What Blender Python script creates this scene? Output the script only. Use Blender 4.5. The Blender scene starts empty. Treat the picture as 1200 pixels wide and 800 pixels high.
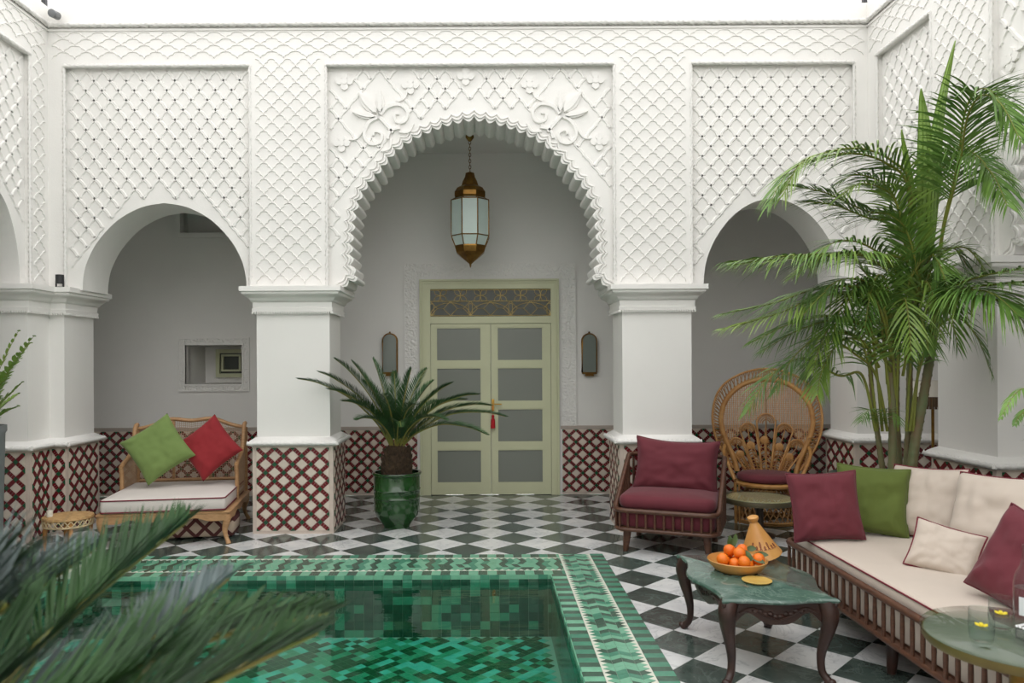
import bpy, bmesh, math, random
from mathutils import Vector, Matrix, noise
random.seed(7)
R = math.radians
scene = bpy.context.scene
col = scene.collection

# ------------------------------------------------------------------ camera, sky, exposure
FPX, PX, PY, CAMH, ROLL = 875.0, 570.0, 425.0, 1.58, R(0.3)
cam_data = bpy.data.cameras.new('camera')
cam = bpy.data.objects.new('camera', cam_data); col.objects.link(cam)
cam.location = (0, 0, CAMH)
cam.rotation_euler = (R(90), ROLL, 0)
cam_data.sensor_width = 36.0
cam_data.lens = FPX / 1200 * 36
cam_data.shift_x = (600 - PX) / 1200
cam_data.shift_y = (PY - 400) / 1200
cam_data.clip_start = 0.05
cam_data.dof.use_dof = True
cam_data.dof.focus_distance = 5.8
cam_data.dof.aperture_fstop = 3.6
scene.camera = cam

world = bpy.data.worlds.new('overcast_sky'); scene.world = world
world.use_nodes = True
bg = world.node_tree.nodes['Background']
bg.inputs[0].default_value = (1.0, 0.993, 0.982, 1)
bg.inputs[1].default_value = 1.0
scene.view_settings.view_transform = 'Standard'
scene.view_settings.look = 'None'
scene.view_settings.gamma = 1.0
scene.view_settings.use_curve_mapping = False
scene.view_settings.exposure = 1.14
scene.cycles.transparent_max_bounces = 24

def P(px, py, Y):
    """photo pixel -> world point at depth Y"""
    u, v = px - PX, PY - py
    c, s = math.cos(ROLL), math.sin(ROLL)
    return Vector(((u * c + v * s) * Y / FPX, Y, CAMH + (-u * s + v * c) * Y / FPX))
def G(px, py, z=0.0):
    """photo pixel -> world point at height z"""
    p = P(px, py, 1.0)
    t = (z - CAMH) / (p.z - CAMH)
    return Vector((p.x * t, t, z))
def toPix(p):
    u = p[0] / p[1] * FPX; v = (p[2] - CAMH) / p[1] * FPX
    c, s = math.cos(ROLL), math.sin(ROLL)
    return (PX + u * c - v * s, PY - (u * s + v * c))

# ------------------------------------------------------------------ materials
def lin(c):
    def f(x):
        x /= 255.0
        return x / 12.92 if x <= 0.04045 else ((x + 0.055) / 1.055) ** 2.4
    return (f(c[0]), f(c[1]), f(c[2]), 1)
MATS = {}
def mat(name, rgb, rough=0.5, metal=0.0, var=0.0, vscale=8.0, bump=0.0, bscale=40.0, rgb2=None,
        spec=0.5, coat=0.0, stretch=None, vein=None, rnd=0.0, trans=0.0, sheen=0.0, subs=0.0):
    if name in MATS: return MATS[name]
    m = bpy.data.materials.new(name); m.use_nodes = True
    nt = m.node_tree; N = nt.nodes; L = nt.links
    b = N['Principled BSDF']
    b.inputs['Base Color'].default_value = lin(rgb)
    b.inputs['Roughness'].default_value = rough
    b.inputs['Metallic'].default_value = metal
    b.inputs['Specular IOR Level'].default_value = spec
    if coat: b.inputs['Coat Weight'].default_value = coat; b.inputs['Coat Roughness'].default_value = 0.08
    if trans: b.inputs['Transmission Weight'].default_value = trans
    if sheen: b.inputs['Sheen Weight'].default_value = sheen; b.inputs['Sheen Roughness'].default_value = 0.4
    tc = N.new('ShaderNodeTexCoord'); vec = tc.outputs['Object']
    if stretch:
        mp = N.new('ShaderNodeMapping'); mp.inputs['Scale'].default_value = stretch
        L.new(vec, mp.inputs['Vector']); vec = mp.outputs['Vector']
    colout = None
    if rnd or vein:
        oi = N.new('ShaderNodeObjectInfo')
        va = N.new('ShaderNodeVectorMath'); va.operation = 'ADD'
        mu = N.new('ShaderNodeMath'); mu.operation = 'MULTIPLY'; mu.inputs[1].default_value = 37.0
        L.new(oi.outputs['Random'], mu.inputs[0]); L.new(vec, va.inputs[0]); L.new(mu.outputs[0], va.inputs[1])
        vec = va.outputs[0]
    if var or rgb2 or vein:
        nz = N.new('ShaderNodeTexNoise'); nz.inputs['Scale'].default_value = vscale
        nz.inputs['Detail'].default_value = 6; nz.inputs['Roughness'].default_value = 0.6
        L.new(vec, nz.inputs['Vector'])
        ramp = N.new('ShaderNodeValToRGB')
        c2 = lin(rgb2) if rgb2 else tuple(min(1, x * (1 - var)) for x in lin(rgb)[:3]) + (1,)
        ramp.color_ramp.elements[0].position = 0.32; ramp.color_ramp.elements[1].position = 0.68
        ramp.color_ramp.elements[0].color = c2; ramp.color_ramp.elements[1].color = lin(rgb)
        L.new(nz.outputs['Fac'], ramp.inputs[0]); colout = ramp.outputs[0]
    if vein:
        nv = N.new('ShaderNodeTexNoise'); nv.inputs['Scale'].default_value = vein[1]
        nv.inputs['Detail'].default_value = 8; nv.inputs['Roughness'].default_value = 0.65
        nv.inputs['Distortion'].default_value = 1.2
        L.new(vec, nv.inputs['Vector'])
        rv = N.new('ShaderNodeValToRGB'); e = rv.color_ramp.elements
        e[0].position = 0.485; e[0].color = (0, 0, 0, 1); e[1].position = 0.5; e[1].color = (1, 1, 1, 1)
        e2 = e.new(0.53); e2.color = (0, 0, 0, 1)
        L.new(nv.outputs['Fac'], rv.inputs[0])
        mf = N.new('ShaderNodeMath'); mf.operation = 'MULTIPLY'; mf.inputs[1].default_value = vein[2]
        L.new(rv.outputs[0], mf.inputs[0])
        mx = N.new('ShaderNodeMix'); mx.data_type = 'RGBA'
        L.new(mf.outputs[0], mx.inputs[0]); L.new(colout, mx.inputs[6]); mx.inputs[7].default_value = lin(vein[0])
        colout = mx.outputs[2]
    if rnd:
        hs = N.new('ShaderNodeHueSaturation')
        mr = N.new('ShaderNodeMapRange'); mr.inputs[3].default_value = 1 - rnd; mr.inputs[4].default_value = 1 + rnd
        L.new(oi.outputs['Random'], mr.inputs[0]); L.new(mr.outputs[0], hs.inputs['Value'])
        if colout: L.new(colout, hs.inputs['Color'])
        else: hs.inputs['Color'].default_value = lin(rgb)
        colout = hs.outputs[0]
    if colout: L.new(colout, b.inputs['Base Color'])
    if bump:
        nb = N.new('ShaderNodeTexNoise'); nb.inputs['Scale'].default_value = bscale; nb.inputs['Detail'].default_value = 4
        L.new(vec, nb.inputs['Vector'])
        bp = N.new('ShaderNodeBump'); bp.inputs['Strength'].default_value = bump; bp.inputs['Distance'].default_value = 0.01
        L.new(nb.outputs['Fac'], bp.inputs['Height']); L.new(bp.outputs[0], b.inputs['Normal'])
    MATS[name] = m
    return m

STUCCO = mat('white_stucco', (233, 231, 227), 0.85, var=0.05, vscale=1.6, bump=0.12, bscale=60)
PLASTER = mat('smooth_plaster', (233, 231, 227), 0.62, var=0.04, vscale=1.2, bump=0.04, bscale=20)
GALLERY = mat('gallery_plaster', (233, 231, 227), 0.7, var=0.05, vscale=1.0, bump=0.04, bscale=20)
GROUT = mat('pinkish_grout', (205, 190, 178), 0.8, var=0.1, vscale=20)
BEIGE = mat('beige_glazed_tile', (212, 200, 186), 0.28, var=0.06, vscale=6, rnd=0.06)
RED = mat('dark_red_glazed_tile', (116, 34, 40), 0.25, var=0.25, vscale=30)
GRN = mat('dark_green_glazed_tile', (30, 88, 58), 0.25, var=0.3, vscale=20)
MWHITE = mat('white_marble', (228, 228, 226), 0.16, rgb2=(204, 205, 206), vscale=5, vein=((150, 154, 158), 3.0, 0.5), rnd=0.05)
MDARK = mat('dark_green_marble', (80, 92, 86), 0.16, rgb2=(56, 68, 63), vscale=7, vein=((120, 132, 126), 4.0, 0.35), rnd=0.14)
ZL = mat('light_green_zellige', (122, 178, 150), 0.22, rgb2=(104, 164, 134), vscale=14, rnd=0.06)
ZM = mat('mid_green_zellige', (80, 142, 116), 0.22, rgb2=(66, 126, 102), vscale=14, rnd=0.08)
ZD = mat('deep_green_zellige', (70, 98, 82), 0.22, rgb2=(54, 82, 68), vscale=14, rnd=0.08)
ZT = mat('turquoise_zellige', (70, 160, 142), 0.22, rgb2=(54, 142, 124), vscale=14)
ZX = mat('bottle_green_zellige', (36, 84, 64), 0.22, rgb2=(24, 62, 46), vscale=14)
PBL = mat('pale_aqua_pool_tile', (98, 186, 168), 0.25, rgb2=(76, 164, 150), vscale=12)
PBM = mat('sea_green_pool_tile', (62, 146, 112), 0.25, rgb2=(48, 128, 96), vscale=12)
PBD = mat('forest_green_pool_tile', (26, 84, 50), 0.25, rgb2=(16, 66, 38), vscale=12)
ZW = mat('white_zellige', (214, 216, 202), 0.25)
CEMENT = mat('pale_tile_joint', (150, 165, 150), 0.8)
WALNUT = mat('walnut_wood', (98, 64, 46), 0.42, rgb2=(70, 43, 31), vscale=6, stretch=(3, 3, 14), bump=0.05)
DKWOOD = mat('dark_carved_wood', (62, 38, 30), 0.38, rgb2=(40, 24, 20), vscale=10, bump=0.25, bscale=70)
OAK = mat('pale_oak', (188, 148, 106), 0.5, rgb2=(164, 124, 84), vscale=7, stretch=(3, 3, 10), bump=0.06)
RATTAN = mat('honey_rattan', (194, 146, 86), 0.45, rgb2=(166, 116, 62), vscale=12, bump=0.1)
RATTAND = mat('brown_rattan', (176, 130, 78), 0.5, rgb2=(140, 96, 52), vscale=12, bump=0.1)
CANE = mat('cane_webbing', (190, 160, 130), 0.6, var=0.15, vscale=30)
CREAM = mat('cream_canvas', (203, 190, 177), 0.9, var=0.05, vscale=5, bump=0.15, bscale=300, sheen=0.2)
BURG = mat('burgundy_canvas', (106, 42, 52), 0.88, var=0.12, vscale=5, bump=0.15, bscale=300, sheen=0.15)
PIPING = mat('burgundy_piping', (112, 30, 46), 0.8)
OLIVEF = mat('dark_olive_canvas', (92, 106, 44), 0.88, var=0.1, vscale=5, bump=0.15, bscale=300, sheen=0.15)
GREENF = mat('leaf_green_canvas', (116, 138, 76), 0.88, var=0.1, vscale=5, bump=0.15, bscale=300, sheen=0.15)
REDF = mat('brick_red_canvas', (146, 36, 42), 0.88, var=0.1, vscale=5, bump=0.15, bscale=300, sheen=0.15)
SAGE = mat('sage_green_paint', (202, 204, 170), 0.45, var=0.04, vscale=4)
IRON = mat('gilded_iron', (206, 182, 120), 0.45, metal=0.3)
BRASS = mat('aged_brass', (150, 112, 54), 0.35, metal=0.85, rgb2=(104, 74, 34), vscale=9, bump=0.05)
BRASSY = mat('polished_brass', (190, 150, 80), 0.25, metal=1.0)
FROST = mat('frosted_lantern_glass', (196, 212, 206), 0.35, spec=0.5, var=0.08, vscale=4)
PANE = mat('frosted_door_glass', (122, 126, 118), 0.3, spec=0.6)
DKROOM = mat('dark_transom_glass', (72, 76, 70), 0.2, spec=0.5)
GLAZE = mat('green_glazed_ceramic', (32, 78, 30), 0.14, rgb2=(18, 54, 20), vscale=5, coat=0.6, bump=0.05, bscale=10)
POTDK = mat('dark_green_planter', (44, 64, 52), 0.35, rgb2=(30, 46, 38), vscale=6)
CAUDEX = mat('cycad_trunk_fibre', (84, 66, 48), 0.95, rgb2=(48, 38, 28), vscale=30, bump=0.8, bscale=60)
SOIL = mat('potting_soil', (62, 48, 36), 1.0, var=0.4, vscale=40, bump=0.6, bscale=60)
CYCAS = mat('cycad_leaf', (52, 86, 42), 0.5, spec=0.3, rgb2=(32, 58, 32), vscale=5, rnd=0.12)
CYCBLUE = mat('blue_green_cycad_leaf', (96, 112, 112), 0.38, rgb2=(58, 72, 68), vscale=5, rnd=0.1)
RACHIS = mat('yellow_green_rachis', (112, 128, 52), 0.5, rgb2=(140, 120, 60), vscale=9)
PALM = mat('palm_leaf', (112, 146, 62), 0.45, rgb2=(74, 112, 48), vscale=4, rnd=0.22)
PALMY = mat('young_palm_leaf', (138, 164, 74), 0.42, rgb2=(108, 140, 58), vscale=4)
PSTEM = mat('palm_stalk', (134, 140, 56), 0.5, rgb2=(112, 116, 50), vscale=6)
BAMBOO = mat('ringed_palm_trunk', (104, 118, 78), 0.6, rgb2=(120, 98, 70), vscale=5, stretch=(3, 3, 1.2))
GMARBLE = mat('green_marble_top', (82, 108, 97), 0.12, rgb2=(60, 86, 77), vscale=12, vein=((150, 170, 158), 5, 0.35), coat=0.4)
TERRA = mat('ochre_earthenware', (206, 152, 82), 0.4, rgb2=(188, 132, 66), vscale=5, coat=0.2)
OCHRE = mat('yellow_ochre_glaze', (206, 172, 92), 0.3, var=0.05, coat=0.3)
ORANGE = mat('orange_peel', (232, 122, 22), 0.42, rgb2=(222, 100, 14), vscale=5, bump=0.2, bscale=160)
LEAFO = mat('orange_tree_leaf', (72, 92, 44), 0.4, var=0.3, vscale=10)
INK = mat('maroon_ink', (120, 52, 40), 0.5)
BLACK = mat('black_metal', (40, 40, 42), 0.5)
GREYM = mat('grey_metal', (110, 112, 114), 0.4, metal=0.3)
SILVER = mat('polished_silver', (205, 205, 205), 0.15, metal=1.0)
WHITEP = mat('white_petal', (236, 234, 222), 0.6)
YELP = mat('yellow_petal', (232, 208, 40), 0.6)
TASSEL = mat('red_tassel_thread', (178, 24, 34), 0.8)
SHADE = mat('cream_lamp_shade', (214, 208, 196), 0.8)
FRINGE = mat('brown_lamp_fringe', (122, 98, 78), 0.9, var=0.5, vscale=40, stretch=(6, 6, .2))
GREYPOT = mat('grey_stone_planter', (128, 130, 132), 0.7, var=0.15)

def glass(name, rgb, ior_fac=0.08, rough=0.02):
    """thin clear glass: tinted see-through mixed with a Fresnel gloss"""
    m = bpy.data.materials.new(name); m.use_nodes = True
    nt = m.node_tree; N = nt.nodes; L = nt.links
    N.remove(N['Principled BSDF']); out = N['Material Output']
    t = N.new('ShaderNodeBsdfTransparent'); t.inputs[0].default_value = rgb
    g = N.new('ShaderNodeBsdfGlossy'); g.inputs['Roughness'].default_value = rough
    fr = N.new('ShaderNodeFresnel'); fr.inputs['IOR'].default_value = 1.33 if ior_fac == 0 else 1.45
    mx = N.new('ShaderNodeMixShader')
    ge = N.new('ShaderNodeNewGeometry'); iv = N.new('ShaderNodeMath'); iv.operation = 'SUBTRACT'; iv.inputs[0].default_value = 1.0
    ml = N.new('ShaderNodeMath'); ml.operation = 'MULTIPLY'      # reflect on the outer side only, as thin glass does
    L.new(ge.outputs['Backfacing'], iv.inputs[1]); L.new(iv.outputs[0], ml.inputs[0]); L.new(fr.outputs[0], ml.inputs[1]); L.new(ml.outputs[0], mx.inputs[0]); L.new(t.outputs[0], mx.inputs[1]); L.new(g.outputs[0], mx.inputs[2])
    L.new(mx.outputs[0], out.inputs['Surface'])
    if ior_fac == 0:
        tc = N.new('ShaderNodeTexCoord'); nz = N.new('ShaderNodeTexNoise')
        nz.inputs['Scale'].default_value = 5.0; nz.inputs['Detail'].default_value = 2
        mp = N.new('ShaderNodeMapping'); mp.inputs['Scale'].default_value = (0.6, 1.6, 1)
        L.new(tc.outputs['Object'], mp.inputs[0]); L.new(mp.outputs[0], nz.inputs['Vector'])
        bp = N.new('ShaderNodeBump'); bp.inputs['Strength'].default_value = 0.02; bp.inputs['Distance'].default_value = 0.1
        L.new(nz.outputs['Fac'], bp.inputs['Height']); L.new(bp.outputs[0], g.inputs['Normal']); L.new(bp.outputs[0], fr.inputs['Normal'])
    return m
WATER = glass('pool_water', (0.55, 0.88, 0.80, 1), 0)
CLEAR = glass('clear_glass', (0.95, 0.965, 0.96, 1))
H2O = glass('drinking_water', (0.96, 0.98, 0.975, 1))
TABLEG = glass('greenish_table_glass', (0.88, 0.93, 0.91, 1))

# stucco band of fine carved relief around the door
CARVED = mat('carved_door_surround', (233, 231, 227), 0.85)
_n = CARVED.node_tree.nodes; _l = CARVED.node_tree.links
_v = _n.new('ShaderNodeTexVoronoi'); _v.inputs['Scale'].default_value = 46; _v.feature = 'SMOOTH_F1'
_t = _n.new('ShaderNodeTexCoord'); _b = _n.new('ShaderNodeBump'); _b.inputs['Strength'].default_value = 0.8; _b.inputs['Distance'].default_value = 0.02
_l.new(_t.outputs['Object'], _v.inputs['Vector']); _l.new(_v.outputs['Distance'], _b.inputs['Height']); _l.new(_b.outputs[0], _n['Principled BSDF'].inputs['Normal'])

# ------------------------------------------------------------------ mesh toolkit
class MB:
    def __init__(s): s.v = []; s.f = []; s.m = []
    def add(s, vs, fs, mi=0):
        o = len(s.v); s.v += [tuple(v) for v in vs]
        for f in fs: s.f.append([i + o for i in f]); s.m.append(mi)
        return s
    def box(s, x0, x1, y0, y1, z0, z1, mi=0):
        vs = [(x, y, z) for z in (z0, z1) for y in (y0, y1) for x in (x0, x1)]
        return s.add(vs, [(0, 2, 3, 1), (4, 5, 7, 6), (0, 1, 5, 4), (2, 6, 7, 3), (0, 4, 6, 2), (1, 3, 7, 5)], mi)
    def slab(s, A, B, mi=0):
        """two matching closed loops -> capped solid"""
        n = len(A)
        return s.add(list(A) + list(B), [list(range(n))[::-1], list(range(n, 2 * n))] +
                     [(i, (i + 1) % n, n + (i + 1) % n, n + i) for i in range(n)], mi)
    def prism(s, poly, z0, z1, mi=0):
        return s.slab([(x, y, z0) for x, y in poly], [(x, y, z1) for x, y in poly], mi)
    def loft(s, rings, mi=0, closed=True, caps=True):
        n = len(rings[0]); vs = [p for r in rings for p in r]; fs = []
        for k in range(len(rings) - 1):
            for i in range(n if closed else n - 1):
                j = (i + 1) % n
                fs.append((k * n + i, k * n + j, (k + 1) * n + j, (k + 1) * n + i))
        if caps and closed: fs += [list(range(n))[::-1], list(range((len(rings) - 1) * n, len(rings) * n))]
        return s.add(vs, fs, mi)
    def lathe(s, prof, n=24, c=(0, 0, 0), mi=0, caps=True, sx=1, sy=1):
        return s.loft([[(c[0] + r * sx * math.cos(2 * math.pi * i / n), c[1] + r * sy * math.sin(2 * math.pi * i / n), c[2] + z)
                        for i in range(n)] for r, z in prof], mi, True, caps)
    def tube(s, pts, r, n=8, mi=0, closed=False, flat=1.0, up=None):
        pts = [Vector(p) for p in pts]; k = len(pts)
        rs = r if isinstance(r, (list, tuple)) else [r] * k
        rings = []; prev = None
        for i in range(k):
            if closed: t = pts[(i + 1) % k] - pts[i - 1]
            else: t = pts[min(i + 1, k - 1)] - pts[max(i - 1, 0)]
            t = t.normalized() if t.length > 1e-9 else Vector((0, 0, 1))
            if prev is None:
                a = Vector(up) if up else (Vector((0, 0, 1)) if abs(t.z) < .9 else Vector((1, 0, 0)))
                nrm = (a - t * a.dot(t)).normalized()
            else:
                nrm = prev - t * prev.dot(t)
                nrm = nrm.normalized() if nrm.length > 1e-6 else prev
            prev = nrm; b = t.cross(nrm)
            rings.append([pts[i] + (nrm * math.cos(2 * math.pi * j / n) * flat + b * math.sin(2 * math.pi * j / n)) * rs[i] for j in range(n)])
        if closed: rings.append(rings[0]); return s.loft(rings, mi, True, False)
        return s.loft(rings, mi)
    def bar(s, a, b, w, d, mi=0, up=(0, 0, 1)):
        """square bar from a to b"""
        a, b = Vector(a), Vector(b); t = (b - a).normalized(); u = Vector(up)
        if abs(t.dot(u)) > .95: u = Vector((0, 1, 0))
        x = t.cross(u).normalized() * w / 2; y = t.cross(x).normalized() * d / 2
        return s.slab([a + x + y, a - x + y, a - x - y, a + x - y], [b + x + y, b - x + y, b - x - y, b + x - y], mi)
    def sphere(s, c, r, nu=12, nv=8, mi=0):
        if not isinstance(r, (tuple, list)): r = (r, r, r)
        rings = []
        for k in range(1, nv):
            a = math.pi * k / nv
            rings.append([(c[0] + r[0] * math.sin(a) * math.cos(2 * math.pi * i / nu), c[1] + r[1] * math.sin(a) * math.sin(2 * math.pi * i / nu), c[2] - r[2] * math.cos(a)) for i in range(nu)])
        o = len(s.v); s.loft(rings, mi, True, False)
        b = len(s.v); s.v += [(c[0], c[1], c[2] - r[2]), (c[0], c[1], c[2] + r[2])]
        for i in range(nu):
            s.f.append([o + (i + 1) % nu, o + i, b]); s.m.append(mi)
            q = o + (nv - 2) * nu
            s.f.append([q + i, q + (i + 1) % nu, b + 1]); s.m.append(mi)
        return s
    def xf(s, M):
        s.v = [tuple(M @ Vector(v)) for v in s.v]; return s
    def mesh(s, name, mats, smooth=35, bev=0.0):
        me = bpy.data.meshes.new(name); me.from_pydata(s.v, [], s.f)
        for m in (mats if isinstance(mats, (list, tuple)) else [mats]): me.materials.append(m)
        me.polygons.foreach_set('material_index', s.m)
        bm = bmesh.new(); bm.from_mesh(me)
        bmesh.ops.recalc_face_normals(bm, faces=bm.faces)
        if bev:
            bmesh.ops.remove_doubles(bm, verts=bm.verts, dist=1e-6)
            es = [e for e in bm.edges if len(e.link_faces) == 2 and e.calc_face_angle(0) > 0.6]
            bmesh.ops.bevel(bm, geom=es, offset=bev, segments=2, profile=0.6, affect='EDGES', clamp_overlap=True)
        bm.to_mesh(me); bm.free()
        if smooth:
            me.shade_smooth(); me.set_sharp_from_angle(angle=R(smooth))
        me.update()
        return me
    def build(s, name, mats, parent=None, smooth=35, bev=0.0, M=None):
        return link(name, s.mesh(name, mats, smooth, bev), parent, M)
def link(name, me, parent=None, M=None):
    o = bpy.data.objects.new(name, me); col.objects.link(o)
    if parent: o.parent = parent
    if M is not None: o.matrix_local = M
    return o
def tag(o, label=None, cat=None, group=None, kind=None):
    if label: o['label'] = label
    if cat: o['category'] = cat
    if group: o['group'] = group
    if kind: o['kind'] = kind
    return o
def thing(name, label, cat, loc=(0, 0, 0), rz=0.0, group=None, kind=None):
    o = bpy.data.objects.new(name, None); col.objects.link(o)
    o.empty_display_size = 0.1
    o.location = loc; o.rotation_euler = (0, 0, rz)
    return tag(o, label, cat, group, kind)
def copy_tree(o, parent=None):
    c = o.copy(); col.objects.link(c); c.parent = parent
    for ch in list(o.children): copy_tree(ch, c)
    return c
def catmull(pts, n=6):
    pts = [Vector(p) for p in pts]; out = []
    for i in range(len(pts) - 1):
        p0 = pts[max(i - 1, 0)]; p1 = pts[i]; p2 = pts[i + 1]; p3 = pts[min(i + 2, len(pts) - 1)]
        for k in range(n):
            t = k / n
            out.append(0.5 * ((2 * p1) + (p2 - p0) * t + (2 * p0 - 5 * p1 + 4 * p2 - p3) * t * t + (3 * p1 - p0 - 3 * p2 + p3) * t ** 3))
    out.append(pts[-1]); return out
def rrect(w, d, r, n=5):
    """rounded rectangle loop, centred, counter-clockwise"""
    out = []
    for cx, cy, a0 in ((w / 2 - r, d / 2 - r, 0), (-w / 2 + r, d / 2 - r, 90), (-w / 2 + r, -d / 2 + r, 180), (w / 2 - r, -d / 2 + r, 270)):
        for k in range(n + 1):
            a = R(a0 + 90 * k / n); out.append((cx + r * math.cos(a), cy + r * math.sin(a)))
    return out
def offset_poly(poly, d):
    """mitred outward offset of a counter-clockwise polygon"""
    n = len(poly); out = []
    for i in range(n):
        a, b, c = Vector(poly[i - 1]), Vector(poly[i]), Vector(poly[(i + 1) % n])
        e1 = (b - a).normalized(); e2 = (c - b).normalized()
        n1 = Vector((e1.y, -e1.x)); n2 = Vector((e2.y, -e2.x))
        m = n1 + n2
        if m.length < 1e-6: m = n1
        m = m / max(m.dot(n1), 0.25)
        out.append((b.x + m.x * d, b.y + m.y * d))
    return out
def moulding(mb, poly, prof, mi=0):
    return mb.loft([[(x, y, z) for x, y in offset_poly(poly, o)] for o, z in prof], mi, True, True)
def rope(mb, a, b, r=0.016, pitch=0.06, mi=0):
    """twisted three-strand rope between two points"""
    a, b = Vector(a), Vector(b); L = (b - a).length; t = (b - a) / L
    u = Vector((0, 0, 1)) if abs(t.z) < .9 else Vector((1, 0, 0))
    x = (u - t * u.dot(t)).normalized(); y = t.cross(x)
    k = max(4, int(L / (pitch / 3)) + 1); n = 9; rings = []
    for i in range(k + 1):
        s = L * i / k; ph = 2 * math.pi * s / (pitch * 2.4); ring = []
        for j in range(n):
            th = 2 * math.pi * j / n
            rr = r * (0.78 + 0.30 * math.cos(3 * (th - ph)))
            ring.append(a + t * s + x * rr * math.cos(th) + y * rr * math.sin(th))
        rings.append(ring)
    return mb.loft(rings, mi)
def clip_rect(poly, x0, x1, y0, y1):
    def cut(pl, f):
        out = []
        for i in range(len(pl)):
            a, b = pl[i - 1], pl[i]; fa, fb = f(a), f(b)
            if (fa >= 0) != (fb >= 0):
                t = fa / (fa - fb); out.append((a[0] + (b[0] - a[0]) * t, a[1] + (b[1] - a[1]) * t))
            if fb >= 0: out.append(b)
        return out
    for f in (lambda p: p[0] - x0, lambda p: x1 - p[0], lambda p: p[1] - y0, lambda p: y1 - p[1]):
        poly = cut(poly, f)
        if len(poly) < 3: return []
    return poly

# ------------------------------------------------------------------ architecture: main measures
YF, YB, YW = 6.98, 7.50, 8.98            # arcade front, arcade back, gallery wall
XL, XR = P(57, 300, YF).x, P(1018, 300, YF).x   # courtyard corners
ZC, ZCB, ZSILL, ZPAN, ZROPE, ZTOP, ZCEIL = 2.285, 2.08, 0.855, 4.37, 4.745, 4.92, 4.10
K = YF / FPX
GX0, GX1 = -5.8, 5.4                     # outer walls of the side galleries
YN = -6.5                                # wall behind the camera

def tile_panel(parent, O, U, N, w, h, seed=0, period=0.157):
    """star-and-bar tile panel: every whole beige square its own object, small red/green pieces joined"""
    O, U, N = Vector(O), Vector(U), Vector(N); Z = Vector((0, 0, 1)); D = -N
    p = period; e = p / math.sqrt(2); q = 0.036; hs = (e - q - 0.004) / 2
    nx = max(1, round(w / p)); p_x = w / nx; nz = max(1, round(h / p)); p_z = h / nz
    mb = MB()
    def piece(poly, mi, t):
        poly = clip_rect(poly, 0, w, 0, h)
        if len(poly) < 3: return
        a = sum(poly[i - 1][0] * poly[i][1] - poly[i][0] * poly[i - 1][1] for i in range(len(poly))) / 2
        if abs(a) < 4e-5: return
        B = [O + U * x + Z * z + N * 0.001 for x, z in poly]; T = [b + N * t for b in B]
        mb.slab(B, T, mi)
    me = bpy.data.meshes.get('tile_%.4f_%.4f' % (p_x, p_z))
    sx, sz = (p_x / 2) - q * .5 * math.sqrt(2) - .003, (p_z / 2) - q * .5 * math.sqrt(2) - .003
    if me is None:
        k = MB(); A = [(sx, 0, 0), (0, 0, sz), (-sx, 0, 0), (0, 0, -sz)]
        f = .93
        k.loft([A, [(x, -.004, z) for x, y, z in A], [(x * f, -.006, z * f) for x, y, z in A]])
        me = k.mesh('tile', BEIGE, smooth=0); me.name = 'tile_%.4f_%.4f' % (p_x, p_z)
    for i in range(-1, 2 * nx + 2):
        for j in range(-1, 2 * nz + 2):
            x, z = i * p_x / 2, j * p_z / 2
            if (i + j) % 2:      # beige square
                if sx - .012 < x < w - sx + .012 and sz - .012 < z < h - sz + .012:
                    pos = O + U * x + Z * z
                    M = Matrix(((U.x, D.x, 0, pos.x), (U.y, D.y, 0, pos.y), (U.z, D.z, 1, pos.z), (0, 0, 0, 1)))
                    link('tile', me, parent, M)
                else:
                    piece([(x + sx, z), (x, z + sz), (x - sx, z), (x, z - sz)], 2, .005)
            else:                # green crossing with red bars
                g = q * .5 * math.sqrt(2) - .001
                piece([(x + g, z), (x, z + g), (x - g, z), (x, z - g)], 1, .006)
                for sg in (1, -1):
                    dx, dz = p_x / 2, sg * p_z / 2
                    ln = math.hypot(dx, dz); ux, uz = dx / ln, dz / ln
                    vx, vz = -uz * (q / 2 - .001), ux * (q / 2 - .001)
                    a0 = q / 2 + .001; seg = (ln - q) / 3
                    for t in range(3):
                        a, b = a0 + t * seg, a0 + (t + 1) * seg - .003
                        piece([(x + ux * a - vx, z + uz * a - vz), (x + ux * b - vx, z + uz * b - vz),
                               (x + ux * b + vx, z + uz * b + vz), (x + ux * a + vx, z + uz * a + vz)], 0, .006)
    tag(mb.build('tile_bars', [RED, GRN, BEIGE], parent, smooth=0), kind='stuff')

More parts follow.
